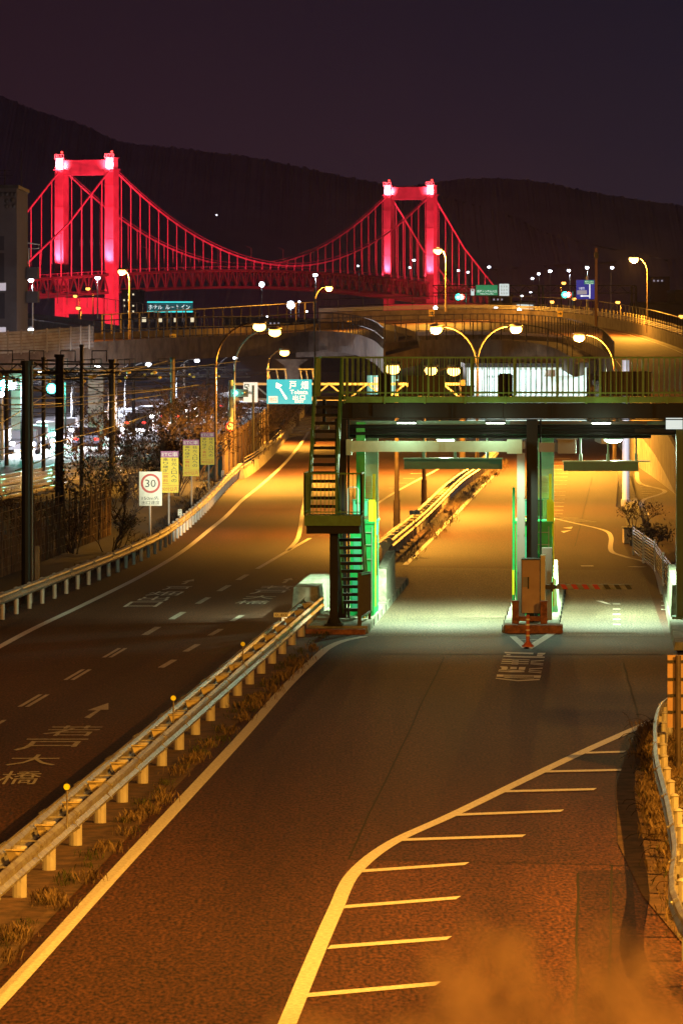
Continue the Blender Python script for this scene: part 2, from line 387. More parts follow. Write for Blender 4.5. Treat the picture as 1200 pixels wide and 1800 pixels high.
# ---------------------------------------------------------------- markings
Z = .006
mk = MB()
mk.strip(cr([G(-120, 1873), G(0, 1758), G(208, 1530), G(421, 1300), G(505, 1205), G(560, 1152), G(578, 1138), G(603, 1127), G(640, 1119)], 6), .2, Z)
struct(mk, 'edge_line', 'paint')
mk = MB(); mk.strip(cr([G(470, 1880), G(505, 1800), G(550, 1690), G(590, 1598), G(622, 1535), G(690, 1481), G(800, 1430), G(950, 1357), G(1050, 1310), G(1150, 1266)], 6), .19, Z); struct(mk, 'diverging_line', 'paint')
mk = MB()
for x0, y0, x1, y1 in ((532, 1751, 771, 1730), (575, 1666, 790, 1650), (602, 1595, 806, 1579), (634, 1532, 821, 1519), (703, 1477, 921, 1470), (800, 1433, 988, 1426), (880, 1392, 1046, 1388), (955, 1357, 1098, 1354), (1028, 1324, 1098, 1322)):
    hw = .165
    p, q = G(x0, y0), G(x1, y1); mk.poly([(p.x - .0, p.y - hw, .009), (q.x - .04, q.y - hw, .009), (q.x + .03, q.y + hw, .009), (p.x + .04, p.y + hw, .009)])
struct(mk, 'hatch_marking', 'paint')
mk = MB(); mk.strip(cr([G(-40, 1158), G(0, 1137), G(60, 1105), G(150, 1062), G(250, 1012), G(320, 970), G(370, 930), G(397, 908), G(425, 880), G(462, 850), G(500, 815), G(525, 785), G(543, 757), G(552, 735)], 6), .18, Z); struct(mk, 'edge_line', 'paint')
mk = MB()
for y in (76, 83, 89, 95.8, 102.4):
    for off in (-.07, .07):
        p = Vector((-5.89 + .067 * (y - 89), y, 0)); mk.strip([p + Vector((off - .1, -1.5, 0)), p + Vector((off + .1, 1.5, 0))], .08, Z)
for y in (110, 116, 122.6, 128.6, 134.4): p = Vector((-3.65 + .067 * (y - 122.6), y, 0)); mk.strip([p - Vector((.1, 1.5, 0)), p + Vector((.1, 1.5, 0))], .16, Z)
for y in (99, 104, 109.5, 115): p = Vector((-3.35 + .07 * (y - 104), y, 0)); mk.strip([p - Vector((.1, 1.2, 0)), p + Vector((.1, 1.2, 0))], .14, Z)
struct(mk, 'lane_dashes', 'wornpaint')
mk = MB(); mk.strip(cr([G(452, 1000), G(500, 972), G(545, 946)], 4), .14, Z); mk.strip(cr([G(505, 968), G(524, 945), G(531, 905), G(537, 870), G(541, 845)], 4), .15, Z); struct(mk, 'gore_line', 'paint')
mk = MB()
mk.strip([G(712, 993), G(770, 935), G(835, 868), G(862, 840), G(874, 826)], .17, Z)
mk.strip(cr([G(630, 906), G(700, 862), G(760, 830), G(790, 812)], 4), .15, Z)
mk.strip(cr([G(971, 911), G(1010, 920), G(1060, 932), G(1073, 944), G(1073, 968), G(1095, 978), G(1146, 995), G(1165, 1045)], 5), .16, Z)
mk.strip(cr([G(1118, 830), G(1124, 850), G(1168, 864), G(1128, 880), G(1132, 897), G(1137, 906)], 6), .2, .012)
for y in (1062, 1071, 1080, 1089, 1098): mk.strip([G(1076 + (y - 1062) * .02, y), G(1089 + (y - 1062) * .02, y)], .28, Z)
mk.strip([G(1020, 995), G(1042, 995)], .5, Z); mk.strip([G(1108, 996), G(1130, 997)], .4, Z)
mk.poly([(*G(988, 928)[:2], Z), (*G(1006, 926)[:2], Z), (*G(1003, 930)[:2], Z)]); mk.poly([(*G(985, 934)[:2], Z), (*G(1004, 932)[:2], Z), (*G(990, 937)[:2], Z)])
mk.poly([(*G(1046, 1056)[:2], Z), (*G(1062, 1061)[:2], Z), (*G(1074, 1063)[:2], Z), (*G(1058, 1057)[:2], Z)])
struct(mk, 'toll_lane_lines', 'paint')
mk = MB()
for k in range(17):
    y = 806 + k * 6.5; mk.strip([G(972, y), G(1001 - k * .85, y)], .45, Z)
for k in range(7): y = 914 + k * 2.2; mk.strip([G(972 + k * 10, y - 4), G(1016 + k * 10, y - 3)], .3, Z) if k < 4 else None
for k in range(12): y = 790 + k * 8.5; mk.strip([G(786 - k * 13, y), G(800 - k * 12, y)], .5, Z) if k < 9 else None
for k in range(8): y = 848 + k * 4; mk.strip([G(1122 + k * 1, y), G(1150 - abs(k - 4) * 6, y)], .35, .012)
for k in range(7): y = 1027 + k * 7.5; mk.strip([G(1161, y), G(1174, y)], .2, Z)
struct(mk, 'zebra_marking', 'wornpaint')
# chevron at island 2 nose
mk = MB(); mk.strip([G(901, 1119), G(925, 1141)], .16, Z); mk.strip([G(975, 1110), G(926, 1141)], .2, Z); mk.strip([G(908, 1125), G(952, 1125)], .12, .009); struct(mk, 'chevron_marking', 'paint')
# lettering painted for the traffic that leaves the toll lane (seen upside down)
def W8(u, v): return G(860 + u * 110 / 1200., 1130 + v * 80 / 873.)
mk = MB()
for q in ([(285, 180), (840, 196), (830, 225), (285, 205)], [(925, 200), (1075, 198), (1040, 234), (905, 230)], [(325, 225), (400, 228), (395, 243), (320, 240)],
          [(265, 252), (540, 262), (1055, 272), (1050, 294), (660, 290), (260, 270)], [(905, 238), (1018, 240), (1015, 264), (903, 262)],
          [(243, 316), (765, 328), (757, 340), (240, 328)], [(232, 350), (752, 362), (750, 378), (230, 368)], [(218, 392), (745, 402), (740, 415), (215, 404)], [(440, 318), (560, 322), (545, 425), (415, 420)],
          [(790, 352), (1040, 338), (1040, 352), (788, 368)], [(785, 380), (1028, 402), (1025, 414), (783, 392)], [(778, 402), (1025, 428), (1020, 438), (776, 414)],
          [(195, 458), (335, 462), (355, 490), (320, 520), (215, 515), (235, 490)], [(400, 466), (525, 468), (515, 512), (390, 510)], [(565, 470), (690, 470), (672, 526), (552, 520)],
          [(178, 516), (665, 538), (660, 546), (175, 528)], [(165, 538), (350, 552), (500, 530), (670, 556), (660, 568), (440, 572), (165, 554)],
          [(755, 500), (1015, 484), (1012, 500), (750, 516)], [(752, 526), (1000, 546), (995, 556), (750, 538)], [(742, 555), (992, 576), (985, 588), (740, 568)],
          [(140, 612), (265, 616), (255, 658), (130, 654)], [(262, 620), (985, 630), (980, 642), (262, 632)], [(258, 642), (850, 652), (850, 660), (258, 652)], [(256, 664), (850, 680), (850, 690), (300, 676)], [(850, 630), (985, 634), (970, 680), (846, 676)],
          [(118, 678), (540, 722), (960, 698), (955, 720), (540, 742), (115, 694)]):
    mk.poly([(*W8(*p)[:2], .008) for p in q])
struct(mk, 'painted_lettering', 'paint')
def road_text(name, rows, m):
    mk = MB()
    for ch, (xl, xr, y0, y1, sk) in rows:        # y0 near row, y1 far row; sk pixel skew of the far edge
        p = G(xl, y0); q = G(xr, y0); r_ = G(xl + sk, y1)
        put_text(mk, ch, (p.x, p.y, Z), (q.x - p.x, 0, 0), (r_.x - p.x, r_.y - p.y, 0))
    return struct(mk, name, m)
road_text('painted_lettering', [('口', (216, 275, 1067, 1058, 14)), ('出', (240, 292, 1056, 1049, 12)), ('畑', (254, 312, 1047, 1040, 14)), ('戸', (284, 331, 1037, 1031, 8))], 'paint')
road_text('painted_lettering', [('橋', (410, 468, 1062, 1056, 10)), ('大', (425, 480, 1053, 1047, 10)), ('戸', (437, 502, 1044, 1037, 10)), ('若', (455, 512, 1035, 1030, 6))], 'paint')
road_text('painted_lettering', [('橋', (-8, 64, 1379, 1356, 16)), ('大', (8, 96, 1346, 1327, 18)), ('戸', (22, 138, 1320, 1299, 22)), ('若', (70, 164, 1294, 1276, 22))], 'wornpaint')
mk = MB()
def arrow(pts): mk.poly([(*G(x, y)[:2], Z) for x, y in pts])
arrow([(148, 1262), (158, 1263), (178, 1248), (191, 1248), (191, 1236), (154, 1249), (170, 1249)])
arrow([(318, 1027), (326, 1027), (334, 1022), (341, 1022), (341, 1018), (320, 1023), (328, 1023)])
arrow([(495, 1025), (502, 1025), (508, 1020), (515, 1020), (512, 1016), (497, 1020), (503, 1020)])
struct(mk, 'lane_arrow', 'wornpaint')
# sealed joints and cracks
mk = MB()
def wob(p, q, n=14, a=.03):
    return [p.lerp(q, k / n) + Vector((random.uniform(-a, a), random.uniform(-a, a), 0)) for k in range(n + 1)]
for a, b, w in (((780, 1155), (612, 1510), .03), ((612, 1510), (1120, 1522), .035), ((560, 1192), (790, 1194), .06), ((1095, 1165), (1122, 1262), .035), ((1015, 1535), (1012, 1800), .03),
                ((640, 1150), (1165, 1151), .10), ((0, 1180), (380, 1176), .03), ((700, 997), (908, 997), .06), ((975, 1000), (1120, 1003), .06), ((1040, 840), (1010, 960), .03), ((1075, 1520), (1070, 1800), .025)):
    mk.strip(wob(G(*a), G(*b), 14, .012), w, .004)
struct(mk, 'road_joints', 'joint')
for name_, pts_ in (('a', ((612, 1512), (1122, 1524), (1130, 1640), (1150, 1880), (505, 1880), (560, 1670))), ('b', ((640, 1120), (1168, 1118), (1165, 1150), (640, 1150))), ('c', ((1015, 1530), (1110, 1530), (1135, 1880), (1012, 1880))), ('d', ((700, 997), (1128, 1003), (1168, 1118), (640, 1118)))):
    tri_sheet('road_patch', [G(*p) for p in pts_], {'a': 'patch_a', 'b': 'patch_b', 'c': 'patch_b', 'd': 'patch_c'}[name_], {'a': .0015, 'b': .003, 'c': .003, 'd': .0015}[name_])


# ================================================================== GUARDRAILS
def wbeam(mb, pts, side, z0=.42, z1=.70):     # corrugated rail along pts, bulging to 'side'
    prof = [(0, z1), (.05, z1 - .035), (.06, z1 - .075), (.01, (z0 + z1) / 2 + .02), (.01, (z0 + z1) / 2 - .02), (.06, z0 + .075), (.05, z0 + .035), (0, z0)]
    n = len(prof); vs = []
    for i, p in enumerate(pts):
        d = pts[min(i + 1, len(pts) - 1)] - pts[max(i - 1, 0)]; d.z = 0; d.normalize(); nn = Vector((d.y, -d.x, 0)) * side
        base = len(vs)
        vs += [p + nn * o + Vector((0, 0, z)) for o, z in prof] + [p + nn * (o - .012) + Vector((0, 0, z)) for o, z in prof]
    fs = []; m_ = 2 * n
    for i in range(len(pts) - 1):
        a = i * m_; b = (i + 1) * m_
        for k in range(n - 1):
            fs += [(a + k, a + k + 1, b + k + 1, b + k), (a + n + k, b + n + k, b + n + k + 1, a + n + k + 1)]
        fs += [(a, b, b + n, a + n), (a + n - 1, a + 2 * n - 1, b + 2 * n - 1, b + n - 1)]
    for a in (0, (len(pts) - 1) * m_):
        for k in range(n - 1): fs.append((a + k, a + n + k, a + n + k + 1, a + k + 1))
    return mb.add(vs, fs)
def offset(pts, o):
    out = []
    for i, p in enumerate(pts):
        d = pts[min(i + 1, len(pts) - 1)] - pts[max(i - 1, 0)]; d.z = 0; d.normalize(); out.append(p + Vector((d.y, -d.x, 0)) * o)
    return out
def splices(mb, pts, side, step):
    for p in resample(pts, step)[1:-1]:
        i = min(range(len(pts)), key=lambda k: (pts[k] - p).length); d = pts[min(i + 1, len(pts) - 1)] - pts[max(i - 1, 0)]; d.normalize()
        q = offset([p, p + d], side * .012)[0]
        wbeam(mb, [q - d * .035, q + d * .035], side, .412, .708)
        for z in (.47, .65): mb.ball(q + Vector((d.y, -d.x, 0)) * side * .06 + Vector((0, 0, z)), .02, .02, .02, 6, 4)
def double_rail(pts, step, label, ref):
    t = thing('guardrail', pts[0], label, 'guardrail', 'double-sided median guardrails')
    r_ = offset(pts, .21); l_ = offset(pts, -.17)
    x = MB(); wbeam(x, r_, 1); splices(x, r_, 1, step * 1.33); x.build('rail', 'galv', t)
    x = MB(); wbeam(x, l_, -1); splices(x, l_, -1, step * 1.33); x.build('rail', 'galv', t)
    for p in resample(pts, step):
        b = MB(); b.tube(p, p + Vector((0, 0, .62)), .09, n=12); b.tube(p + Vector((0, 0, .62)), p + Vector((0, 0, .65)), .105, .08, n=12); b.build('post', 'galvpost', t)
        i = min(range(len(pts)), key=lambda k: (pts[k] - p).length); d = (pts[min(i + 1, len(pts) - 1)] - pts[max(i - 1, 0)]).normalized(); nn = Vector((d.y, -d.x, 0))
        b = MB(); q = p - d * .13
        b.add([q + nn * -.16 + Vector((0, 0, .60)), q + nn * .20 + Vector((0, 0, .60)), q + nn * .10 + Vector((0, 0, .36)), q + nn * -.06 + Vector((0, 0, .36)),
               q + nn * -.16 + d * .02 + Vector((0, 0, .60)), q + nn * .20 + d * .02 + Vector((0, 0, .60)), q + nn * .10 + d * .02 + Vector((0, 0, .36)), q + nn * -.06 + d * .02 + Vector((0, 0, .36))],
              [(0, 3, 2, 1), (4, 5, 6, 7), (0, 1, 5, 4), (1, 2, 6, 5), (2, 3, 7, 6), (3, 0, 4, 7)])
        b.bar(q + nn * -.17 + Vector((0, 0, .612)), q + nn * .21 + Vector((0, 0, .612)), .07, .015)
        b.build('bracket', 'cream', t)
        b = MB(); q = p + d * step / 2; b.bar(q + nn * -.17 + Vector((0, 0, .55)), q + nn * .21 + Vector((0, 0, .55)), .05, .02); b.build('spacer', 'galvpost', t)
    return t
double_rail([med(s_) for s_ in range(46, 113, 2)], 2.95, 'long double-sided steel guardrail on the median in front of the toll gate', 0)
double_rail(resample(medB, 2), 2.4, 'double-sided steel guardrail receding behind the toll booths', 0)
def single_rail(pts, step, side, label):
    t = thing('guardrail', pts[0], label, 'guardrail')
    x = MB(); wbeam(x, pts, side); splices(x, pts, side, step * 2); x.build('rail', 'galv', t)
    for p in resample(offset(pts, -side * .10), step):
        b = MB(); b.tube(p, p + Vector((0, 0, .66)), .06, n=10); b.tube(p + Vector((0, 0, .66)), p + Vector((0, 0, .69)), .075, .03, n=10); b.bar(p + Vector((0, 0, .56)), p + Vector((0, 0, .56)) + offset([Vector((0, 0, 0)), (pts[1] - pts[0])], side * .1)[0], .06, .1); b.build('post', 'galvpost', t)
    return t
single_rail(LRc, 2.3, 1, 'single-sided steel guardrail curving along the left edge of the left road')
RR = cr([Vector(v) for v in ((4.2, 40, 0), (3.74, 50.9, 0), (4.15, 57.6, 0), (4.38, 61.9, 0), (4.54, 65.3, 0), (4.68, 68.5, 0), (4.86, 71.7, 0), (5.24, 77.1, 0), (5.63, 80.6, 0), (6.4, 84.5, 0))], 4)
single_rail(RR, 2.0, -1, 'steel guardrail along the right verge, seen almost end on')

# delineators and plates on the median rail
for k, (x, y) in enumerate(((118, 1383), (305, 1227), (427, 1132))):
    p = [med(60.2), med(75.8), med(89.6)][k] + Vector((-.17, 0, 0)); d = p.y
    c = A(x, y, d); t = thing('delineator', (c.x, d, .7), ['yellow disc delineator nearest the camera on the median rail', 'middle yellow disc delineator on the median rail', 'yellow disc delineator on the median rail closest to the toll gate'][k], 'reflector', 'yellow delineators on the median rail')
    MB().tube((c.x, d + .03, .6), (c.x, d + .03, c.z), .012).build('stem', 'galv', t)
    MB().disc(c, .043, .02).build('reflector', 'yellow', t)
    MB().disc(c - Vector((0, .004, 0)), .05, .012, r_in=.042).build('rim', 'brownsteel', t)
def plate(name, x0, y0, x1, y1, d, zbase, rows, label, vertical=True):
    a = A(x0, y1, d); b = A(x1, y0, d); cx = (a.x + b.x) / 2
    t = thing(name, (cx, d, zbase), label, 'marker sign')
    MB().box(a.x, b.x, d, d + .02, a.z, b.z).build('plate', 'cream2', t); MB().tube((cx, d + .04, zbase), (cx, d + .04, b.z - .02), .018).build('pole', 'galv', t)
    mb = MB(); n = len(rows); w = b.x - a.x; h = b.z - a.z
    for i, ch in enumerate(rows):
        if vertical: put_text(mb, ch, (a.x + w * .28, d - .004, b.z - h * (i + 1) / n + h * .06), (w * .44, 0, 0), (0, 0, h / n * .72))
        else: put_text(mb, ch, (a.x + w * .1, d - .004, a.z + h * .2), (w * .8, 0, 0), (0, 0, h * .6))
    mb.build('lettering', 'ink', t)
plate('kilometre_post', 313, 895, 320, 911, 172, 0, ['0', '4', '1'], 'small white kilometre plate behind the left guardrail below the yellow signs')
plate('kilometre_post', 389, 827, 394, 839, 222, 0, ['0', '5', '1'], 'tiny white kilometre plate on the left guardrail near the tall sign pole')
plate('distance_plate', 481, 1077, 506, 1085, 104, .5, ['0.40'], 'grey plate reading 0.40 standing on the median rail', False)
plate('distance_plate', 719, 897, 738, 905, 150, .5, ['0.45'], 'grey plate on the median rail behind the left toll booth', False)
# ================================================================== TOLL PLAZA
for k, (a0, a1, s0, s1, nm) in enumerate(((-7.1, -5.65, 108.9, 131, ''), (-2.52, -1.2, 109.3, 128, ''), (1.42, 6.5, 103.5, 127, ''))):
    mb = MB(); mb.hexa([L(a0, s0), L(a1, s0), L(a1, s1), L(a0, s1), L(a0 + .03, s0 + .03, .18), L(a1 - .03, s0 + .03, .18), L(a1 - .03, s1, .18), L(a0 + .03, s1, .18)])
    struct(mb, 'traffic_island', 'kerb')
mb = MB()
for k in range(11): mb.lb(-5.66, -5.645, 109.5 + k * 2, 109.53 + k * 2, 0.01, .182); mb.lb(-2.535, -2.515, 109.5 + k * 1.8, 109.53 + k * 1.8, .01, .182); mb.lb(-1.205, -1.185, 109.6 + k * 1.8, 109.63 + k * 1.8, .01, .182)
struct(mb, 'kerb_joints', 'joint')

# --- gantry (overhead walkway)
gt = thing('toll_gantry', L(-2, 112.5, 0), 'dark and olive green overhead walkway spanning the toll lanes on steel columns', 'gantry')
MB().lb(-7.06, 7.5, 111.9, 113.6, 5.45, 5.52).build('deck', 'brownsteel', gt)
x = MB(); x.lb(-6.35, 7.5, 111.82, 111.895, 5.385, 5.53)
for k in range(14): x.lb(-6.4 + k * .97, -6.36 + k * .97, 111.79, 111.818, 5.36, 5.55)
x.build('fascia', 'olive', gt)
x = MB(); x.lb(-6.55, 7.5, 112.0, 112.03, 5.0, 5.38); x.lb(-6.55, 7.5, 111.93, 112.1, 4.97, 4.995); x.lb(-6.55, 7.5, 111.93, 112.1, 5.385, 5.41)
for k in range(12): x.lb(-6.2 + k * 1.2, -6.17 + k * 1.2, 111.95, 111.998, 5.0, 5.38)
x.lb(-5.7, -5.2, 111.92, 111.97, 5.05, 5.36)
x.build('girder', 'dark', gt)
x = MB(); x.lb(-6.3, 7.5, 112.9, 113.0, 4.62, 4.93)
for k in range(9): x.lb(-5 + k * 1.3, -4.985 + k * 1.3, 112.885, 112.899, 4.62, 4.93)
x.build('lower_beam', 'sage', gt)
for z, s_, r in ((4.80, 112.5, .045), (4.71, 112.6, .06), (4.63, 112.4, .035), (4.56, 112.7, .05)): MB().tube(L(-6.3, s_, z), L(3.5 if z > 4.6 else 1, s_, z), r).build('pipe', 'dark', gt)
MB().lb(-2.4, .9, 112.3, 112.45, 4.86, 4.93).build('cable_tray', 'brownsteel', gt)
MB().lb(.6, 5, 112.3, 112.45, 4.66, 4.75).build('cable_tray', 'dark', gt)
for nm, s_ in (('railing', 111.86), ('railing', 113.55)):
    x = MB(); x.bar(L(-6.42 if s_ < 112 else -7.06, s_, 6.47), L(7.5, s_, 6.47), .05, .035); x.bar(L(-6.42 if s_ < 112 else -7.06, s_, 5.62), L(7.5, s_, 5.62), .04, .03)
    n = 108
    for k in range(n):
        a = -6.42 + k * .129; th = .05 if k % 8 == 0 else .02
        x.bar(L(a, s_, 5.53), L(a, s_, 6.46), th)
    x.build(nm, 'olive', gt)
x = MB(); x.bar(L(-7.06, 111.9, 6.47), L(-7.06, 113.5, 6.47), .05, .035)
for k in range(9): x.bar(L(-7.06, 111.9 + k * .2, 5.53), L(-7.06, 111.9 + k * .2, 6.46), .018)
x.build('railing', 'olive', gt)
x = MB(); x.lb(-6.62, -6.36, 112.1, 112.13, 0.18, 4.99); x.lb(-6.62, -6.36, 112.37, 112.4, .18, 4.99); x.lb(-6.51, -6.47, 112.13, 112.37, .18, 4.99); x.tube(L(-6.3, 112.2, .18), L(-6.3, 112.2, 5), .025); x.build('column', 'dark', gt)
x = MB(); x.lb(-2.0, -1.73, 112.1, 112.13, 0.18, 4.99); x.lb(-2.0, -1.73, 112.37, 112.4, .18, 4.99); x.lb(-1.89, -1.84, 112.13, 112.37, .18, 4.99); x.tube(L(-1.66, 112.2, .18), L(-1.66, 112.2, 4.99), .02); x.build('column', 'dark', gt)
x = MB(); x.lb(1.60, 1.63, 112.0, 112.4, .18, 4.95); x.lb(1.63, 2.3, 112.18, 112.22, .18, 4.95); x.lb(2.3, 2.33, 112, 112.4, .18, 4.95); x.lb(1.5, 2.4, 111.9, 112.5, .18, .24); x.build('column', 'darkgreen', gt)
for (a0, a1) in ((2.2, 2.5), (-2.7, -2.35), (-5.6, -5.3)):
    x = MB(); x.lb(a0, a1, 112.7, 113.1, 5.53, 6.05); x.lb(a0 + .03, a1 - .03, 112.75, 113.05, 6.05, 6.08); x.build('equipment_box', 'dark', gt)
for (a0, a1, z0, z1) in ((-.2, 1.0, 5.53, 6.1), (-3.6, -3.3, 5.53, 5.75), (-4.9, -4.0, 5.53, 6.0), (3.2, 3.6, 5.6, 6.3)):
    x = MB(); x.lb(a0, a1, 113.0, 113.4, z0, z1); x.lb(a0 - .02, a1 + .02, 112.98, 113.42, z1, z1 + .03); x.build('equipment_box', 'brownsteel', gt)
MB().box(L(1.35, 112)[0], L(1.75, 112)[0], 111.7, 111.72, 4.75, 5.02).build('height_plate', 'signwhite', gt)

# --- stairs
stt = thing('staircase', L(-6.6, 110, .18), 'steep green steel staircase with a landing at the left end of the toll gantry', 'staircase')
def flight(a0, a1, s0, z0, s1, z1, n, nm='flight'):
    for aa in (a0, a1):
        x = MB(); x.bar(L(aa, s0, z0 + .02), L(aa, s1, z1 + .02), .035, .2)
        x.bar(L(aa, s0, z0 + .95), L(aa, s1, z1 + .95), .045, .045); x.bar(L(aa, s0, z0 + .5), L(aa, s1, z1 + .5), .02, .02)
        for k in range(4): f = k / 3; x.bar(L(aa, s0 + (s1 - s0) * f, z0 + (z1 - z0) * f), L(aa, s0 + (s1 - s0) * f, z0 + (z1 - z0) * f + .95), .035)
        x.build('stringer', 'olive', stt)
    for k in range(1, n):
        f = k / n; s_ = s0 + (s1 - s0) * f; z = z0 + (z1 - z0) * f
        x = MB(); x.lb(a0 + .02, a1 - .02, s_ - .13, s_ + .13, z - .02, z + .01); x.lb(a0 + .02, a1 - .02, s_ - .13, s_ - .12, z - .06, z - .02); x.build('step', 'dark', stt)
flight(-7.07, -6.45, 109.55, 2.79, 111.85, 5.5, 14)
flight(-6.42, -5.86, 109.6, 2.76, 112.3, .2, 13)
x = MB(); x.lb(-7.12, -5.8, 108.5, 109.6, 2.72, 2.78); x.lb(-7.12, -5.8, 108.45, 108.49, 2.55, 2.79); x.build('landing', 'olive', stt)
MB().lb(-7.08, -5.84, 108.55, 109.5, 2.36, 2.545).build('landing_beam', 'dark', stt)
for (p0, p1, n) in (((-7.12, 108.5), (-5.8, 108.5), 14), ((-7.12, 108.5), (-7.12, 109.6), 9), ((-5.8, 108.5), (-5.8, 109.6), 9)):
    x = MB(); x.bar(L(*p0, 3.77), L(*p1, 3.77), .045, .04); x.bar(L(*p0, 2.87), L(*p1, 2.87), .03, .025)
    for k in range(n + 1):
        f = k / n; a = p0[0] + (p1[0] - p0[0]) * f; s_ = p0[1] + (p1[1] - p0[1]) * f; x.bar(L(a, s_, 2.79), L(a, s_, 3.76), .045 if k in (0, n) else .014)
    x.build('railing', 'olive', stt)
x = MB(); x.lb(-6.56, -6.37, 108.95, 109.0, .22, 2.36); x.lb(-6.56, -6.37, 109.12, 109.17, .22, 2.36); x.lb(-6.49, -6.44, 109.0, 109.12, .22, 2.36)
x.lb(-6.68, -6.25, 108.85, 109.3, .18, .22)
for q in (-1, 1): x.hexa([L(-6.465 - .01, 109.06, .22), L(-6.465 + q * .18, 109.06, .22), L(-6.465 + q * .18, 109.09, .22), L(-6.465 - .01, 109.09, .22), L(-6.465 - .01, 109.06, .4), L(-6.465 + q * .09, 109.06, .4), L(-6.465 + q * .09, 109.09, .4), L(-6.465 - .01, 109.09, .4)])
x.build('column', 'dark', stt)
# low barrier fence beside the stairs
fr = thing('safety_fence', L(-5.83, 109.2, .18), 'low brown steel fence on the left island at the foot of the stairs', 'fence')
x = MB(); x.bar(L(-5.86, 108.98, .18), L(-5.86, 108.98, 1.42), .09); x.build('post', 'brownsteel', fr); x = MB(); x.bar(L(-5.76, 111.6, .18), L(-5.76, 111.6, 1.3), .07); x.build('post', 'brownsteel', fr)
x = MB(); x.bar(L(-5.86, 109, 1.39), L(-5.76, 111.6, 1.3), .06); x.bar(L(-5.86, 109, .36), L(-5.76, 111.6, .36), .05)
for k in range(1, 14): f = k / 14; x.bar(L(-5.86 + .1 * f, 109 + 2.6 * f, .36), L(-5.86 + .1 * f, 109 + 2.6 * f, 1.38 - .09 * f), .02)
x.build('panel', 'brownsteel', fr)
# concrete crash blocks
x = MB(); x.hexa([L(-7.75, 113, 0), L(-7.05, 113, 0), L(-7.05, 119.5, 0), L(-7.75, 119.5, 0), L(-7.68, 113, .86), L(-7.1, 113, .86), L(-7.1, 119.5, .86), L(-7.68, 119.5, .86)])
tag(x.build('crash_block', 'kerb'), 'stained concrete crash block at the end of the near median rail', 'concrete block')
x = MB(); x.hexa([L(-5.98, 119, .18), L(-5.7, 119, .18), L(-5.7, 124, .18), L(-5.98, 124, .18), L(-5.95, 119.2, 1.0), L(-5.72, 119.2, 1.0), L(-5.72, 124, 1.25), L(-5.95, 124, 1.25)])
tag(x.build('crash_block', 'kerb'), 'white concrete barrier block behind the left toll booth', 'concrete block')
x = MB(); x.hexa([L(-1.52, 114.6, .18), L(-1.27, 114.6, .18), L(-1.27, 118, .18), L(-1.52, 118, .18), L(-1.5, 114.7, 1.0), L(-1.32, 114.7, 1.0), L(-1.32, 118, 1.3), L(-1.5, 118, 1.3)])
tag(x.build('crash_block', 'white'), 'white rounded barrier block beside the right toll booth', 'concrete block')
x = MB(); x.hexa([L(1.48, 112.8, .18), L(1.75, 112.8, .18), L(1.75, 121, .18), L(1.48, 121, .18), L(1.52, 112.9, .95), L(1.7, 112.9, .95), L(1.7, 121, 1.05), L(1.52, 121, 1.05)])
tag(x.build('crash_block', 'kerb'), 'pale concrete block beside the green column at the right edge', 'concrete block')

# --- portal frame in sage green
pf = thing('sensor_portal', L(-4.2, 112.3, .18), 'pale sage steel portal crossing the middle toll lane under the gantry', 'portal frame')
x = MB(); x.lb(-6.25, -2.45, 111.75, 111.98, 4.2, 4.46)
for q in (-4.1, -4.0): x.lb(q, q + .012, 111.735, 111.748, 4.22, 4.44)
x.build('beam', 'palesage', pf)
x = MB(); x.lb(-6.33, -6.2, 111.7, 112.02, 4.12, 4.5); x.lb(-2.46, -2.1, 111.7, 112.02, 4.16, 4.5); x.build('joint_box', 'palesage', pf)
x = MB(); x.lb(-2.22, -2.03, 111.72, 111.95, .18, 4.18); x.lb(-2.44, -2.03, 111.73, 112.0, 4.28, 4.44)
for z in (1.3, 2.2, 3.1, 3.9): x.lb(-2.215, -2.19, 111.70, 111.718, z, z + .03); x.lb(-2.06, -2.035, 111.70, 111.718, z, z + .03)
x.build('column', 'greybox', pf)
x = MB(); x.lb(-6.13, -5.92, 112.5, 112.7, 2.95, 4.9); x.build('column', 'green', pf)
x = MB(); x.lb(-1.7, -1.24, 111.9, 112.0, 4.2, 4.42); x.build('bracket', 'greybox', pf)
x = MB(); x.lb(-1.24, -.8, 111.5, 111.9, 4.17, 4.5); x.lb(-1.27, -.77, 111.45, 111.92, 4.5, 4.53); x.build('camera_housing', 'greybox', pf)

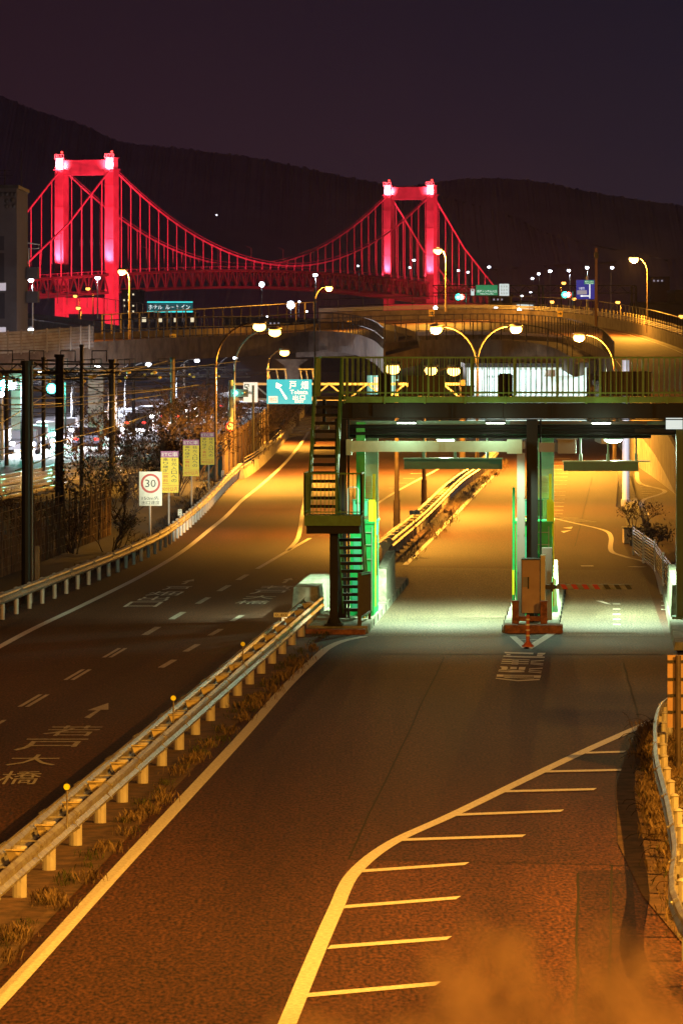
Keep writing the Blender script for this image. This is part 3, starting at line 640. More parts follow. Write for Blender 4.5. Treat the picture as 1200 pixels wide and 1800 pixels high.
# --- toll booths
def booth(a0, a1, s0, label, extra):
    t = thing('toll_booth', L((a0 + a1) / 2, s0 + 1, .18), label, 'toll booth', 'green toll booths')
    x = MB(); x.lb(a0, a1, s0, s0 + 2.2, .18, 2.42); x.lb(a0 - .03, a1 + .03, s0 - .03, s0 + 2.23, 2.42, 2.47); x.build('body', 'green', t)
    x = MB(); w = a1 - a0
    for zz in (.5, .85, 1.2, 1.55, 1.9, 2.2): x.lb(a0 + w * .52, a1 - .06, s0 - .045, s0 - .03, zz, zz + .02)
    for q in (.5, .9): x.lb(a0 + w * q, a0 + w * q + .02, s0 - .05, s0 - .028, .3, 2.35)
    x.build('ladder', 'sage', t)
    x = MB(); x.lb(a0 + .05, a0 + w * .45, s0 - .02, s0 - .003, .3, 1.1); x.lb(a0 + .08, a0 + w * .42, s0 - .02, s0 - .003, 1.25, 2.1); x.build('door', 'teal', t)
    x = MB(); x.lb(a1 + .003, a1 + .02, s0 + .5, s0 + 1.4, 1.1, 2.1); x.build('window', 'glass', t)
    x = MB(); x.lb(a0 + w * .15, a0 + w * .75, s0 - .35, s0 - .02, 2.62, 3.0); x.lb(a0 + w * .12, a0 + w * .78, s0 - .37, s0, 3.0, 3.02); x.lb(a0 + w * .3, a0 + w * .5, s0 - .1, s0 + .05, 2.47, 2.62); x.build('display_box', 'teal', t)
    x = MB(); x.lb(a1 - .13, a1 + .02, s0 + .15, s0 + .18, 2.1, 3.0); x.lb(a1 + .021, a1 + .05, s0 + .05, s0 + .12, .4, 2.95); x.build('yellow_board', 'yellow', t)
    x = MB(); x.lb(a1 - .42, a1 - .1, s0 + 1.2, s0 + 1.25, 3.0, 3.55)
    for zz in (3.12, 3.26, 3.40): x.lb(a1 - .42, a1 - .1, s0 + 1.12, s0 + 1.2, zz, zz + .02)
    x.build('louvre', 'palesage', t)
    x = MB(); x.lb(a1 - .09, a1 - .02, s0 + 1.1, s0 + 1.14, 2.5, 3.6); x.build('yellow_strip', 'yellow', t)
    x = MB(); x.lb(a1 - .42, a1 + .03, s0 + 1.5, s0 + 1.6, 2.47, 4.75); x.build('back_panel', 'sage', t)
    return t
b1 = booth(-6.3, -5.72, 112.9, 'green toll booth behind the staircase on the left island', 0)
for aa in (-6.0, -5.9): x = MB(); x.bar(L(aa, 111.9, .18), L(aa, 111.9, 1.15), .05); x.build('yellow_post', 'yellow', b1)
b2 = booth(-2.28, -1.4, 113.2, 'green toll booth behind the tan barrier cabinet on the middle island', 0)
x = MB(); x.lb(-2.36, -2.30, 113.1, 113.2, .2, 3.3); x.build('corner_post', 'green', b2)
x = MB(); x.lb(-2.36, -2.31, 112.9, 112.95, .7, 1.3); x.build('yellow_strip', 'yellow', b2)
for aa, z0, z1 in ((-6.28, 2.6, 3.3),):
    x = MB(); x.path([L(aa, 111.5, z0), L(aa, 111.5, z1), L(aa + .03, 111.5, z1 + .05), L(aa + .22, 111.5, z1 + .05), L(aa + .25, 111.5, z1), L(aa + .25, 111.5, z0)], .014)
    x.build('guard_hoop', 'polew', b1)

# --- barrier machine
bm_ = thing('barrier_machine', L(-1.87, 110.9, .18), 'tan steel cabinet of the lane barrier at the front of the middle island', 'barrier machine')
MB().lb(-2.08, -1.66, 110.5, 111.1, .40, 1.66).build('cabinet', 'tan', bm_)
x = MB(); x.lb(-2.1, -1.64, 110.48, 111.12, 1.66, 1.69); x.lb(-2.095, -2.081, 110.49, 110.6, .4, 1.66); x.build('lid', 'brownsteel', bm_)
x = MB(); x.lb(-1.64, -1.53, 110.7, 111.3, .35, 1.76); x.build('side_cover', 'cream', bm_)
x = MB()
for zz in (.5, .8, 1.1, 1.4, 1.6): x.lb(-1.655, -1.642, 110.5, 110.52, zz, zz + .06)
x.build('hinge', 'black', bm_)
x = MB(); x.lb(-2.06, -1.95, 110.48, 110.498, 1.02, 1.26); x.build('keypad', 'greybox', bm_); MB().lb(-1.945, -1.91, 110.48, 110.499, .98, 1.26).build('slot', 'black', bm_)
x = MB(); x.lb(-1.95, -1.79, 110.7, 111, .18, .4); x.lb(-2.07, -1.67, 110.6, 111.0, .385, .398); x.build('pedestal', 'dark', bm_)
x = MB(); x.lb(-1.52, -1.3, 110.8, 111.0, .95, 1.06); x.lb(-1.4, -1.34, 110.75, 111.05, .9, 1.12); x.tube(L(-1.56, 110.9, 1.0), L(-1.24, 110.9, 1.0), .04); x.build('motor', 'brownsteel', bm_)
n = 14; a0, a1 = -1.26, .52; arm = MB(); redm = MB(); blk = MB()
arm.lb(a0, a1, 110.86, 110.90, .95, 1.07); arm.build('arm', 'kerb', bm_)
for k in range(7):
    q0 = a0 + .1 + k * (a1 - a0) / 7; (redm if k < 4 else blk).poly([L(q0 + .06, 110.855, .953), L(q0 + .18, 110.855, .953), L(q0 + .10, 110.855, 1.067), L(q0 - .02, 110.855, 1.067)])
redm.build('stripe', 'red', bm_); blk.build('stripe', 'black', bm_)
x = MB(); x.lb(-1.62, -1.38, 111.5, 112.0, .18, 1.9); x.build('control_box', 'greybox', bm_)
# guard posts and base in front
gp = thing('impact_guard', L(-1.87, 110, .0), 'rusty steel guard with two posts at the nose of the middle island', 'guard')
for q in (-2.22, -1.55): x = MB(); x.lb(q - .08, q + .08, 109.75, 110.0, .0, .70); x.lb(q - .09, q + .09, 109.74, 110.01, .7, .73); x.build('post', 'rust', gp)
x = MB(); x.lb(-2.45, -1.1, 109.1, 109.74, .01, .2); x.build('base', 'rust', gp); x = MB(); x.lb(-2.14, -1.63, 109.85, 109.95, .25, .36); x.build('crossbar', 'rust', gp)
ip = thing('impact_guard', L(-6.4, 108.6, 0), 'rusty steel edge plate at the nose of the left island', 'guard'); MB().lb(-7.1, -5.7, 108.55, 108.88, .0, .12).build('base', 'rust', ip)
# rubber delineator
c = G(927, 1137); rp = thing('lane_delineator', c, 'orange rubber delineator post with pale rings before the middle island', 'delineator post')
x = MB(); x.tube(c + Vector((0, 0, .0)), c + Vector((0, 0, .04)), .14, .13, 14); x.tube(c + Vector((0, 0, .04)), c + Vector((0, 0, .12)), .11, .05, 14); x.tube(c + Vector((0, 0, .12)), c + Vector((0, 0, .72)), .045, .04, 12); x.build('post', 'orange', rp)
for zz in (.24, .36, .48, .6): MB().tube(c + Vector((0, 0, zz)), c + Vector((0, 0, zz + .035)), .05, .05, 12).build('band', 'cream2', rp)

# --- lane display boards hung from the gantry, seen from behind
for (x0, x1, z0, z1, nm) in ((710, 882, 3.73, 3.97, 'dark green lane board hung over the middle lane'), (990, 1140, 3.68, 3.90, 'dark green lane board hung over the right lane')):
    d = 113.8; X0 = (x0 - 600) / F * d; X1 = (x1 - 600) / F * d
    t = thing('lane_board', ((X0 + X1) / 2, d, z0), nm, 'lane sign', 'lane boards under the gantry')
    x = MB(); x.box(X0, X1 - (.26 if x0 > 900 else 0), d, d + .12, z0, z1); x.build('panel', 'darkgreen', t)
    x = MB(); x.box(X0 - .02, X1 + .02, d - .06, d + .2, z1 + .003, z1 + .035); x.build('hood', 'sage', t)
    for q in (.2, .52, .85):
        X = X0 + (X1 - X0) * q; x = MB(); x.tube((X, d + .05, z1 + .035), (X, d + .05, 4.62), .02); x.tube((X, d + .05, z1 + .035), (X, d + .05, z1 + .2), .04); x.build('hanger', 'sage', t)
# --- floodlights under the gantry
for X, lab in ((2.59, 'bright floodlight under the gantry over the middle lane'), (6.75, 'bright floodlight under the gantry over the right lane')):
    d = 115.5; t = thing('floodlight', (X, d, 4.35), lab, 'floodlight', 'floodlights under the gantry')
    x = MB(); x.tube((X, d, 4.42), (X, d, 4.62), .26, .18, 20); x.build('housing', 'sage', t)
    x = MB()
    for q in (-.2, -.07, .07, .2): x.bar((X + q, d, 4.6), (X + (.2 if abs(q) < .1 else 0) * (1 if q > 0 else -1) * .3 + q * .5, d, 4.95), .03)
    x.build('bracket', 'brownsteel', t)
    x = MB(); x.ball((X, d, 4.41), .22, .22, .08, 16, 8); x.build('lens', 'merc', t, True)
    lamp('toll_light', (X, d, 4.25), 6800, MERC, 'SPOT', .12, (X, d + .3, 0), 128, .6, t)
    lamp('toll_light', (X, d - .1, 4.2), 600, MERC, 'POINT', .12, None, 0, 0, t)
# third unit added at the gantry end to brighten the left road and signs
t = thing('floodlight', L(-6.9, 112.6, 4.9), 'small added floodlight at the left end of the gantry', 'floodlight')
x = MB(); x.lb(-7.0, -6.8, 112.5, 112.7, 4.72, 4.84); x.build('housing', 'sage', t); x = MB(); x.lb(-6.95, -6.88, 112.6, 112.64, 4.84, 5.45); x.build('bracket', 'dark', t)
lamp('toll_light', L(-6.9, 112.8, 4.6), 700, MERC, 'SPOT', .1, (-6, 124, 0), 120, .8, t)
lamp('added_sign_light', L(-7.0, 113.2, 4.75), 125000, (1, .97, .72), 'SPOT', .1, (-6.35, 180, 1.3), 7.5, .7, t)

for a_, nm in ((-4.9, 'slim added lamp tube under the gantry right of the left booth'), (-2.75, 'slim added lamp tube under the gantry left of the middle column'), (-.2, 'slim added lamp tube under the gantry over the right lane')):
    t = thing('added_tube_lamp', L(a_, 111.6, 4.9), nm, 'lamp', 'added lamp tubes under the gantry front')  # invented tubes and spots, added to brighten the booth fronts
    x = MB(); x.lb(a_ - .25, a_ + .25, 112.15, 112.25, 4.9, 4.96); x.build('housing', 'dark', t); x = MB(); x.tube(L(a_ - .22, 112.2, 4.885), L(a_ + .22, 112.2, 4.885), .012); x.build('tube', 'merc', t)
    lamp('added_tube_light', L(a_, 111.3, 4.8), 28, MERC, 'POINT', .1, None, 0, 0, t)
    if a_ < -1: lamp('added_booth_light', L(a_, 109.8, 4.9), 1700, MERC, 'SPOT', .1, L(-6.0 if a_ < -4 else -1.85, 113.0, 1.5), 44, .8, t)

# ================================================================== RIGHT VERGE SIGN
d = 73.7
t = thing('road_sign', (5.33, d, 0), 'back of a ribbed tan road sign on a steel pole above the right gutter', 'road sign')
X0 = (1172 - 600) / F * d; x = MB(); x.box(X0, X0 + .9, d - .03, d, .78, 1.93); x.build('panel', 'tan', t)
x = MB()
for zz in (1.83, 1.55, 1.29, 1.03): x.box(X0, X0 + .9, d - .06, d - .031, zz - .02, zz + .02)
x.build('rib', 'brownsteel', t)
MB().tube((5.33, d - .11, 0), (5.33, d - .11, 1.93), .045, n=10).build('pole', 'poleb', t)

# ================================================================== STREET LAMPS
def street_lamp(base, head, label, group='orange street lamps', power=2600, color=SODIUM, lens='sodium', lw=.31, pole='poleb', r=.07, double=None, kind='SPOT'):
    base = Vector(base); head = Vector(head)
    t = thing('street_lamp', base, label, 'street lamp', group)
    def curve(h):
        rise = min(2.2, abs(h.x - base.x) * .8 + .4); p = base + Vector((0, 0, 1)) * (h.z - base.z - rise)
        out = []
        for k in range(9):
            a = math.pi / 2 * k / 8
            out.append(Vector((base.x + (h.x - base.x) * (1 - math.cos(a)) * .85, base.y + (h.y - base.y) * (1 - math.cos(a)) * .85, p.z + rise * math.sin(a) + .12)))
        out.append(Vector((h.x, h.y, h.z + .16))); return out
    heads = [head] + ([Vector(double)] if double is not None else [])
    c0 = curve(head)
    x = MB(); x.tube(base, base + Vector((0, 0, 1.2)), r * 1.5, r * 1.4, 10); x.path([base + Vector((0, 0, 1.2)), c0[0] - Vector((0, 0, .05))], r, 10, r * .7); x.build('pole', pole, t, False)
    for h in heads:
        x = MB(); x.path(curve(h), r * .62, 8); x.build('arm', pole, t, True)
        x = MB(); x.ball((h.x, h.y, h.z + .16), lw * 1.15, lw * 1.5, .10, 12, 6); x.build('lamp_head', 'greybox', t, True)
        x = MB(); x.ball((h.x, h.y, h.z - .04), lw, lw, lw * .72, 14, 8); x.build('lens', lens, t, True)
        if power: lamp('street_light', (h.x, h.y, h.z - lw - .12), power, color, kind, .12, (h.x, h.y - .8, 0), 150, .35, t)
    return t
def bp(x, d): return Vector(((x - 600) / F * d, d, 0))
street_lamp(bp(379, 222), A(456, 573, 222), 'orange lamp on the tall curved pole beside the third yellow sign', power=19000)
street_lamp(bp(412, 238), A(483, 583, 233), 'orange lamp on the curved pole beside the big sign gantry pole', power=19000)
street_lamp(bp(470, 300), A(500, 619, 300), 'lower orange lamp on a curved pole above the teal exit sign', power=19000)
street_lamp(bp(838, 236), A(766, 578, 236), 'double-armed orange lamp on the median behind the toll gate', power=16000, kind='POINT', double=A(906, 577, 236))
street_lamp(bp(1079, 250), A(1017, 592, 250), 'orange lamp on a curved pole in front of the loop ramp', power=26000, kind='POINT')
street_lamp(bp(697, 164), A(690, 647, 163), 'large orange lamp on a brown pole, leftmost of those seen through the walkway railing', power=10000, lw=.26, r=.085)
street_lamp(bp(745, 187), A(757, 650, 187), 'twin orange lamps on a brown pole seen through the walkway railing', power=10000, lw=.26, double=A(797, 651, 187), r=.085)
FAR = 'orange street lamps on the flyovers'
def zb(x, y, d): return A(x, y, d)
street_lamp(zb(1137, 585, 400), A(1113, 455, 400), 'big orange lamp on a tall pole over the right flyover', FAR, 26000, kind='POINT', lw=.42)
street_lamp(zb(783, 548, 470), A(769, 440, 470), 'orange lamp on a yellow pole in front of the right bridge tower', FAR, 26000, kind='POINT', lw=.45, pole='cream')
street_lamp(zb(228, 600, 330), A(215, 477, 330), 'orange lamp on a slim pole below the left bridge tower', FAR, 4500, kind='POINT', lw=.3, pole='cream')
street_lamp(zb(553, 600, 380), A(578, 506, 380), 'orange lamp on a tall pole in the middle of the flyover', FAR, 4500, kind='POINT', lw=.3)
for (xb, yb, xh, yh, d, lab) in ((164, 555, 155, 507, 620, 'small orange lamp closest to the left bridge tower base'), (140, 560, 133, 520, 640, 'small orange lamp at the far left under the bridge truss'), (143, 585, 138, 541, 600, 'lowest small orange lamp over the far left ramp'),
                                 (978, 560, 970, 462, 600, 'small orange lamp right of the blue sign'), (985, 570, 990, 497, 620, 'faint orange lamp below the blue sign'), (1010, 575, 1008, 525, 640, 'faint orange lamp low behind the right flyover fence'), (1090, 580, 1085, 531, 600, 'dim orange lamp behind the loop fence'), (1205, 600, 1197, 556, 480, 'orange lamp cut by the right edge of the view')):
    street_lamp(zb(xb, yb, d), A(xh, yh + (68 if xb == 978 else 0), d), lab, 'small distant orange lamps', 3000, SODIUM, 'sodfar', .3)
WH = 'white street lamps in the distance'
for k, (xb, yb, xh, yh, d, pw, lw, lab) in enumerate(((172, 560, 172, 488, 560, 1500, .32, 'bright white lamp on a post between the left tower legs'), (555, 560, 554, 483, 600, 1200, .3, 'bright white lamp on a tall post near mid span'),
        (58, 640, 55, 492, 420, 900, .25, 'white lamp on the balcony side of the dark apartment block'), (58, 600, 55, 579, 420, 900, .25, 'lower white lamp beside the dark apartment block'),
        (1032, 560, 1031, 470, 520, 500, .2, 'white lamp just above the blue sign'), (1001, 560, 999, 475, 560, 500, .2, 'white lamp left of the blue sign'), (966, 560, 966, 476, 700, 0, .28, 'white lamp over the tunnel sign gantry'), (1073, 575, 1075, 470, 560, 0, .2, 'white lamp on a slim post right of the wooden pole'),
        (947, 560, 946, 481, 800, 0, .25, 'small white lamp in the row above the flyover, right of a pair'), (937, 560, 935, 489, 800, 0, .25, 'small white lamp in the row above the flyover, left of a pair'), (858, 560, 859, 469, 700, 0, .22, 'white lamp above the green tunnel sign'), (728, 520, 727, 457, 900, 0, .3, 'white lamp between the legs of the right tower'),
        (933, 560, 932, 514, 900, 0, .25, 'dim white lamp below the row left of the truss'), (915, 560, 917, 520, 900, 0, .25, 'dim white lamp low beside the truss gantry'), (870, 560, 871, 540, 800, 0, .3, 'low white lamp under the tunnel sign'), (525, 570, 526, 530, 900, 0, .2, 'thin white lamp right of the big white floodlight'), (538, 570, 539, 547, 900, 0, .2, 'short white lamp left of the tall mid span post'), (470, 570, 470, 556, 900, 0, .2, 'short white lamp by the hotel sign'), (717, 500, 720, 470, 900, 0, .2, 'short white lamp by the right tower leg'), (803, 520, 805, 475, 900, 0, .22, 'white lamp right of the right tower'), (820, 520, 822, 478, 900, 0, .22, 'white lamp above the left green signal'), (631, 515, 629, 467, 900, 0, .2, 'dim white lamp in front of the bridge deck'))):
    street_lamp(zb(xb, yb, d), A(xh, yh, d), lab, WH, pw, LED, 'led', lw, 'polew', .07)
for k, (xx, yy, d, r, lab) in enumerate(((511, 536, 900, .75, 'very bright white floodlight on a mast above the flyover'), (460, 500, 900, .5, 'white floodlight on a thin mast left of mid span'), (598, 556, 900, .3, 'small white floodlight low at mid span'), (765, 541, 800, .35, 'white floodlight under the right tower'), (912, 545, 700, .3, 'white floodlight at the end of the flyover'), (3, 693, 260, .16, 'white floodlight beside the teal railway signal'))):
    p = A(xx, yy, d); t = thing('floodlight', (p.x, d, 0), lab, 'floodlight', 'white floodlights in the distance')
    MB().tube((p.x, d + .3, 0), (p.x, d + .3, p.z), .12, .08).build('mast', 'polew', t); MB().ball(p, r, r * .6, r, 14, 8).build('lens', 'led', t, True)
    if d == 260: lamp('flood_light', p + Vector((0, .4, .2)), 16000, LED, 'SPOT', .15, (p.x + 3, 300, 6.0), 120, .8, t)

# ================================================================== SIGNS ON THE LEFT VERGE
def sign_post(x, y0, y1, x0, x1, ybase, label, cat='road sign', group=None):
    d = (H * F) / (ybase - YH); a = A(x0, y1, d); b = A(x1, y0, d); c = bp(x, d)
    t = thing('road_sign', c, label, cat, group)
    MB().tube(c + Vector((0, .06, 0)), c + Vector((0, .06, b.z - .03)), .035).build('pole', 'galvpost', t)
    return t, a, b, d
t, a, b, d = sign_post(264, 829, 889, 245, 285, 947, 'white speed sign with a red 30 ring standing before the yellow signs')
MB().box(a.x, b.x, d - .02, d, a.z, b.z).build('panel', 'cream2', t)
w = b.x - a.x; h = b.z - a.z; cc = Vector(((a.x + b.x) / 2, d - .03, b.z - h * .345))
MB().disc(cc, .335, .008, 40, r_in=.26).build('ring', 'signred', t)
x = MB(); put_text(x, '30', (cc.x - .18, d - .024, cc.z - .13), (.36, 0, 0), (0, 0, .26)); put_text(x, '150m先', (a.x + w * .12, d - .024, a.z + h * .165), (w * .76, 0, 0), (0, 0, h * .115)); put_text(x, '出口速度', (a.x + w * .12, d - .024, a.z + h * .035), (w * .78, 0, 0), (0, 0, h * .115)); x.build('lettering', 'ink', t)
for k, (xx, y0, y1, x0, x1, yb) in enumerate(((297, 793, 866, 283, 314, 925), (337, 773, 837, 322, 350, 897), (367, 760, 817, 353, 377, 872))):
    t, a, b, d = sign_post(xx, y0, y1, x0, x1, yb, ['nearest and largest of the yellow toll discount signs beside the 30 sign', 'middle one of the three yellow toll discount signs', 'farthest and smallest yellow toll discount sign beside the lamp pole'][k], 'road sign', 'yellow toll discount signs')
    w = b.x - a.x; h = b.z - a.z
    MB().box(a.x, b.x, d - .02, d, a.z, b.z - h * .155).build('panel', 'signyellow', t); MB().box(a.x, b.x, d - .02, d, b.z - h * .152, b.z).build('header', 'purple', t)
    x = MB(); put_text(x, 'ETC車', (a.x + w * .06, d - .024, b.z - h * .13), (w * .88, 0, 0), (0, 0, h * .105)); x.build('header_lettering', 'white', t)
    x = MB()
    for i, ch in enumerate('枝光入口への'): put_text(x, ch, (a.x + w * .60, d - .024, b.z - h * (.16 + .1 * (i + 1)) + h * .012), (w * .30, 0, 0), (0, 0, h * .076))
    for i, ch in enumerate('乗り継ぎ'): put_text(x, ch, (a.x + w * .12, d - .024, b.z - h * (.16 + .088 * (i + 1)) + h * .012), (w * .30, 0, 0), (0, 0, h * .068))
    x.build('lettering', 'ink', t)
    x = MB()
    for i, ch in enumerate('無料'): put_text(x, ch, (a.x + w * .13, d - .024, b.z - h * (.56 + .1 * (i + 1)) + h * .01), (w * .28, 0, 0), (0, 0, h * .08))
    x.box(a.x + w * .1, a.x + w * .44, d - .026, d - .023, b.z - h * .545, b.z - h * .535); x.box(a.x + w * .1, a.x + w * .44, d - .026, d - .023, b.z - h * .785, b.z - h * .775)
    put_text(x, '90分以内', (a.x + w * .07, d - .024, a.z + h * .03), (w * .86, 0, 0), (0, 0, h * .115)); x.box(a.x, b.x, d - .026, d - .023, a.z + h * .165, a.z + h * .172)
    x.build('red_lettering', 'inkred', t)

# ================================================================== BIG SIGN GANTRY
d = 240; gs = thing('sign_gantry', bp(407, d), 'pale steel gantry with a thick pole carrying the exit sign over the left road', 'sign gantry')
MB().tube(bp(407, d), A(407, 668, d), .17, .14, 14).build('pole', 'palesage', gs)
MB().tube(bp(812, d), A(812, 668, d), .15, .14, 14).build('pole', 'poleb', gs)
x = MB()
for y in (675, 702): x.bar(A(407, y, d + .2), A(812, y, d + .2), .12, .12)
for k in range(12): x.bar(A(412 + k * 33.3, 675 if k % 2 else 702, d + .2), A(412 + (k + 1) * 33.3, 702 if k % 2 else 675, d + .2), .08, .08)
x.build('truss', 'polew', gs)
x = MB()
for (u0, u1) in ((468, 503), (524, 551)):
    x.bar(A(u0, 649, d - .5), A(u1, 649, d - .5), .1, .06)
    for u in (u0 + 3, (u0 + u1) / 2, u1 - 3): x.bar(A(u, 649, d - .5), A(u + 3, 667, d), .06, .06)
x.build('maintenance_bracket', 'polew', gs)
def board(x0, y0, x1, y1, d, m, label, name='direction_sign', cat='road sign', zoff=0):
    a = A(x0, y1, d); b = A(x1, y0, d)
    t = thing(name, ((a.x + b.x) / 2, d, a.z), label, cat)
    MB().box(a.x, b.x, d - .05, d, a.z, b.z).build('panel', m, t)
    def T(mb, s_, u0, v0, u1, v1, e=.056): # fractions of the board: u right, v down
        put_text(mb, s_, (a.x + (b.x - a.x) * u0, d - e, b.z - (b.z - a.z) * v1), ((b.x - a.x) * (u1 - u0), 0, 0), (0, 0, (b.z - a.z) * (v1 - v0))); return mb
    def Q(mb, pts, e=.056):
        mb.poly([(a.x + (b.x - a.x) * u, d - e, b.z - (b.z - a.z) * v) for u, v in pts]); return mb
    return t, T, Q
t, T, Q = board(469, 667, 548, 710, 239.6, 'signteal', 'glowing teal exit sign with a white arrow over the left road')
x = MB(); T(x, '戸', .50, .07, .65, .40); T(x, '畑', .76, .07, .92, .40); T(x, 'Tobata', .52, .43, .91, .60); T(x, '出', .58, .65, .70, .83); T(x, '口', .74, .66, .85, .82); T(x, 'EXIT', .63, .85, .82, .95)
x.build('lettering', 'signglow', t)
x = MB(); Q(x, [(.27, .36), (.30, .34), (.46, .78), (.42, .82)]); Q(x, [(.21, .12), (.34, .24), (.29, .30), (.27, .38), (.20, .34)]); x.build('arrow', 'signglow', t)
x = MB(); Q(x, [(.04, .68), (.24, .68), (.24, .95), (.04, .95)]); x.build('inset', 'signwhite', t)
x = MB(); T(x, '出口', .07, .73, .21, .90, .06); x.build('inset_lettering', 'inkred', t)
t, T, Q = board(428, 672, 453, 707, 239.6, 'signwhite', 'white direction sign with dark lettering left of the teal exit sign')
x = MB(); T(x, '八幡東', .12, .42, .74, .54); Q(x, [(.08, .08), (.14, .08), (.14, .28), (.08, .28)]); Q(x, [(.14, .08), (.38, .08), (.38, .12), (.14, .12)]); Q(x, [(.32, .12), (.38, .12), (.38, .26), (.32, .22)]); Q(x, [(.14, .28), (.2, .18), (.36, .32), (.3, .34)]); T(x, 'Yahata-higashi', .14, .58, .72, .63); x.build('lettering', 'signinklit', t)
t, T, Q = board(645, 660, 700, 693, 244, 'signteal', 'glowing cyan sign seen through the walkway railing')
x = MB(); Q(x, [(.22, .1), (.72, .1), (.72, .82), (.22, .82)]); x.build('inset', 'signwhite', t); x = MB(); T(x, '若戸大橋', .27, .4, .68, .66, .06); x.build('lettering', 'signinklit', t)
# round 30 and blue arrow sign on the pole
d = 239.3
t = thing('speed_sign', A(405, 757, d), 'small round red and white 30 sign on the gantry pole', 'road sign')
c = A(405.5, 750, d); MB().disc(c, .24, .02, 28).build('panel', 'white', t); MB().disc(c - Vector((0, .01, 0)), .25, .015, 28, r_in=.18).build('ring', 'signred', t)
x = MB(); put_text(x, '30', (c.x - .12, d - .014, c.z - .09), (.24, 0, 0), (0, 0, .18)); x.build('lettering', 'inkblue', t)
t = thing('one_way_sign', A(405, 780, d), 'small blue rectangular sign with a white up arrow under the round 30 sign', 'road sign')
a = A(401, 780, d); b = A(411, 761, d); MB().box(a.x, b.x, d, d + .02, a.z, b.z).build('panel', mat('blue_plate', (.02, .16, .65), .5), t)
cx = (a.x + b.x) / 2; x = MB(); x.box(cx - .03, cx + .03, d - .006, d - .002, a.z + .08, a.z + .35); x.poly([(cx - .1, d - .006, a.z + .33), (cx + .1, d - .006, a.z + .33), (cx, d - .006, a.z + .48)]); x.build('arrow', 'white', t)

# ================================================================== SIGNALS
def signal(x, y, d, label, lens='greenlens', zb_=0, power=300, horiz=True, r=.14, red=False):
    c = A(x, y, d); t = thing('traffic_light', (c.x + .9, d, zb_), label, 'signal', 'lit green signals')
    x_ = MB(); x_.tube((c.x + .9, d + .1, zb_), (c.x + .9, d + .1, c.z + .4), .06); x_.bar((c.x + .9, d + .1, c.z), (c.x + .5, d + .1, c.z), .06); x_.build('pole', 'dark', t)
    x_ = MB(); x_.box(c.x - .25, c.x + .65, d + .02, d + .14, c.z - .2, c.z + .2); x_.build('housing', 'dark', t)
    MB().ball(c, r, r * .5, r, 14, 8).build('lens', lens, t, True)
    MB().ball(c + Vector((.42, .02, 0)), r * .9, .06, r * .9, 12, 6).build('lens', 'redlens' if red else 'offlens', t, True)
    lamp('signal_light', c + Vector((0, -.35, 0)), power, (.1, 1, .75) if lens == 'greenlens' else (1, .1, .1), 'POINT', .08, None, 0, 0, t)
signal(10, 677, 262, 'teal railway signal at the left edge of the view', power=3500, r=.34); signal(91, 683, 300, 'teal railway signal between the two dark catenary masts', power=5000, r=.34)
signal(414, 691, 238, 'teal signal light on the gantry pole beside the white sign', power=120, r=.12)
signal(805, 522, 520, 'green traffic light right of the right bridge tower', power=500, r=.36, red=True, zb_=6); signal(992, 518, 520, 'green traffic light left of the blue sign', power=500, r=.36, red=True, zb_=6)

# ================================================================== CATENARY
MG = 'railway catenary masts'
masts = [(48, 642, 121.5, .15, 1062, 'thick steel mast nearest the camera behind the left guardrail', 'dark'), (105, 628, 190, .19, 0, 'thick dark mast between the teal signals', 'dark'), (144, 610, 215, .10, 0, 'slim dark mast left of the teal bridge pier', 'dark'),
         (197, 636, 225, .16, 0, 'dark mast right of the teal bridge pier', 'dark'), (304, 632, 260, .14, 0, 'orange lit mast above the dark shrubs', 'poleb'), (77, 632, 240, .11, 0, 'slim mast left of the thick dark mast', 'dark'),
         (235, 640, 330, .13, 0, 'dark mast in the middle of the catenary', 'dark'), (324, 640, 360, .12, 0, 'thin mast right of the orange lit mast', 'poleb'), (130, 640, 330, .12, 0, 'faint mast behind the slim dark mast', 'dark'), (365, 645, 340, .12, 0, 'dark mast close to the curved lamp pole', 'dark'), (12, 660, 250, .12, 0, 'dark mast at the left edge of the view', 'dark')]
for (xx, yt, d, r, yb, lab, m_) in masts:
    c = bp(xx, d); top = A(xx, yt, d).z
    t = thing('catenary_mast', c, lab, 'mast', MG)
    x = MB(); x.tube(c, c + Vector((0, 0, top)), r, r * .9, 12); x.build('pole', m_, t)
    x = MB(); x.tube(c + Vector((0, 0, top)), c + Vector((0, 0, top + .12)), r * 1.2, r * 1.1, 12); x.build('cap', 'dark', t)
    if d > 130:
        x = MB(); x.bar(c + Vector((0, -.2, top - .7)), c + Vector((-2.4, -.2, top - .6)), .06); x.bar(c + Vector((0, -.2, top - 1.7)), c + Vector((-2.2, -.2, top - .7)), .05); x.bar(c + Vector((-1.2, -.2, top - 1.1)), c + Vector((-2.6, -.2, top - 1.25)), .04); x.build('cantilever', 'wirelit', t)
        for q in (-2.45, -1.0): MB().ball(c + Vector((q, -.3, top - .72)), .13, .1, .1, 8, 5).build('insulator', 'insul', t)
    else:
        c2 = c + Vector((.28, 0, 0)); MB().box(c2.x - .06, c2.x + .04, c2.y - .1, c2.y + .1, .3, 1.5).build('cable_box', 'poleb', t); MB().tube(c + Vector((.14, -.1, 0)), c + Vector((.14, -.1, top)), .03).build('cable_duct', 'poleb', t)
